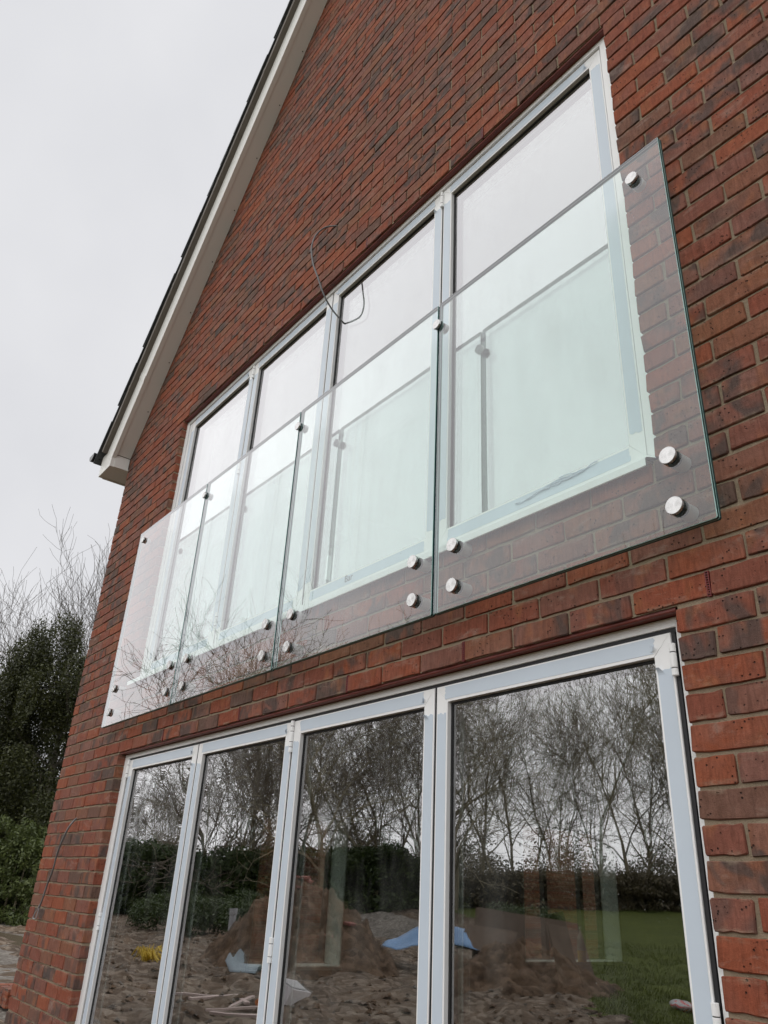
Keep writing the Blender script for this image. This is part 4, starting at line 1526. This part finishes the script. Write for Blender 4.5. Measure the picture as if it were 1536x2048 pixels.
# yellow netting
g = MB()
yr = random.Random(2)
for i in range(70):
    a, L = yr.uniform(-.9, .9), yr.uniform(.3, .6)
    p0 = Vector((yr.uniform(-.1, .1), yr.uniform(-.1, .1), .02))
    p1 = p0 + Vector((L * math.sin(a), yr.uniform(-.2, .2), L * math.cos(a) * .55))
    p2 = p1 + Vector((L * .6 * math.sin(a), 0, -.14))
    g.tube([p0, p1, p2], .008, 4)
o = g.obj('yellow_netting', M['yellow'], None, False, (-16.4, -5.75, -.14))
tag(o, 'tangle of yellow netting lying in the mud', 'netting')
# grey sheet
g = MB()
for i in range(16):
    for j in range(5):
        g.v.append((i * .12 - .9, j * .16 - .3, .10 + .06 * math.sin(i * .7) + (.18 if j == 4 else 0)))
for i in range(15):
    for j in range(4):
        g.f.append((i * 5 + j, (i + 1) * 5 + j, (i + 1) * 5 + j + 1, i * 5 + j + 1))
        g.m.append(0)
o = g.obj('membrane_sheet', M['greyfelt'], None, True, (-15.0, -7.3, -.16))
o.rotation_euler = (0, 0, R(40))
o.modifiers.new('thickness', 'SOLIDIFY').thickness = .006
tag(o, 'grey-blue crumpled membrane sheet on the mud before the heap', 'sheet')
# offcuts
for i in range(6):
    g = MB()
    g.box(-.5, .5, -.025, .025, 0, .03)
    o = g.obj('timber_offcut', M['timber'], None, False, (-10.9 + .28 * i * (1 if i % 2 else -.6), -4.9 + .16 * i, -.14))
    o.rotation_euler = (R(3 * (i % 3)), R(2 * (i % 2)), R(20 + 27 * i))
    tag(o, 'short pale timber offcut lying among others on the mud, mirrored low in the doors', 'timber', 'timber offcuts on the mud')
# orange-ended tube and printed sack
g = MB()
g.cyl((-.28, 0, .06), (.02, 0, .06), .055, .055, 16, 0)
g.cyl((.02, 0, .06), (.26, 0, .06), .055, .045, 16, 1)
o = g.obj('sealant_tube', [M['bag_white'], M['orange']], None, False, (-10.5, -5.0, -.16))
o.rotation_euler = (0, 0, R(45))
tag(o, 'white and orange tube lying among timber offcuts', 'tube')
g = MB()
n1, n2 = 18, 9
for i in range(n1):
    for j in range(n2 * 2):
        u = i / (n1 - 1) * 2 - 1
        a = 2 * math.pi * j / (n2 * 2)
        rr = (1 - u ** 4) ** .5
        g.v.append((.30 * u, .15 * rr * math.cos(a), .08 + .07 * rr * math.sin(a) + .015 * math.sin(u * 7)))
for i in range(n1 - 1):
    for j in range(n2 * 2):
        k = (j + 1) % (n2 * 2)
        g.f.append((i * n2 * 2 + j, (i + 1) * n2 * 2 + j, (i + 1) * n2 * 2 + k, i * n2 * 2 + k))
        g.m.append(1 if j % 3 == 0 and i > 4 else 0)
o = g.obj('sack', [M['bag_white'], M['bag_red']], None, True, (-8.1, -12.0, -.17))
o.rotation_euler = (0, 0, R(30))
tag(o, 'white and red printed sack lying on the lawn edge', 'sack')
# neighbouring brick building seen through the side window
nb = empty('outbuilding', (-9.3, 7.6, -.2), 'red brick outbuilding seen through the side window behind the lower doors', 'outbuilding')
g = MB()
g.box(-.3, 0, -4.2, 6, -.1, 5.0)
g.obj('wall', M['mortar'], nb)
g = MB()
ob_b = random.Random(1)
for k in range(44):
    for j in range(46):
        y0 = -4.2 + .222 * j + (.111 if k % 2 else 0)
        g.box(-.02, .006, y0 + .005, y0 + .217, .0 + .075 * k + .005, .075 * k + .070)
o = g.obj('brickwork', make_brick('outbuilding_brick'), nb)
o['kind'] = 'stuff'
# things standing inside the lower room
g = MB()
g.box(-.10, .10, -.011, .011, 0, .62)
o = g.obj('plank', M['timber'], None, False, (-4.52, 4.93, .70))
o.rotation_euler = (R(0), R(-14), R(62))
tag(o, 'pale sawn plank leaning inside on the side window board', 'plank')
bt = empty('bottle', (-4.70, 5.33, .8795), 'clear bottle half full of yellow liquid inside on the window board', 'bottle')
g = MB()
for (z0, z1, ra, rb_, mi) in ((0, .10, .042, .044, 1), (.10, .20, .044, .044, 0), (.20, .26, .044, .016, 0), (.26, .29, .014, .014, 0)):
    g.cyl((0, 0, z0), (0, 0, z1), ra, rb_, 16, mi)
g.obj('body', [M['bottle'], M['juice']], bt)
g = MB()
g.cyl((0, 0, .2905), (0, 0, .31), .017, .017, 14)
g.obj('cap', M['bag_white'], bt)
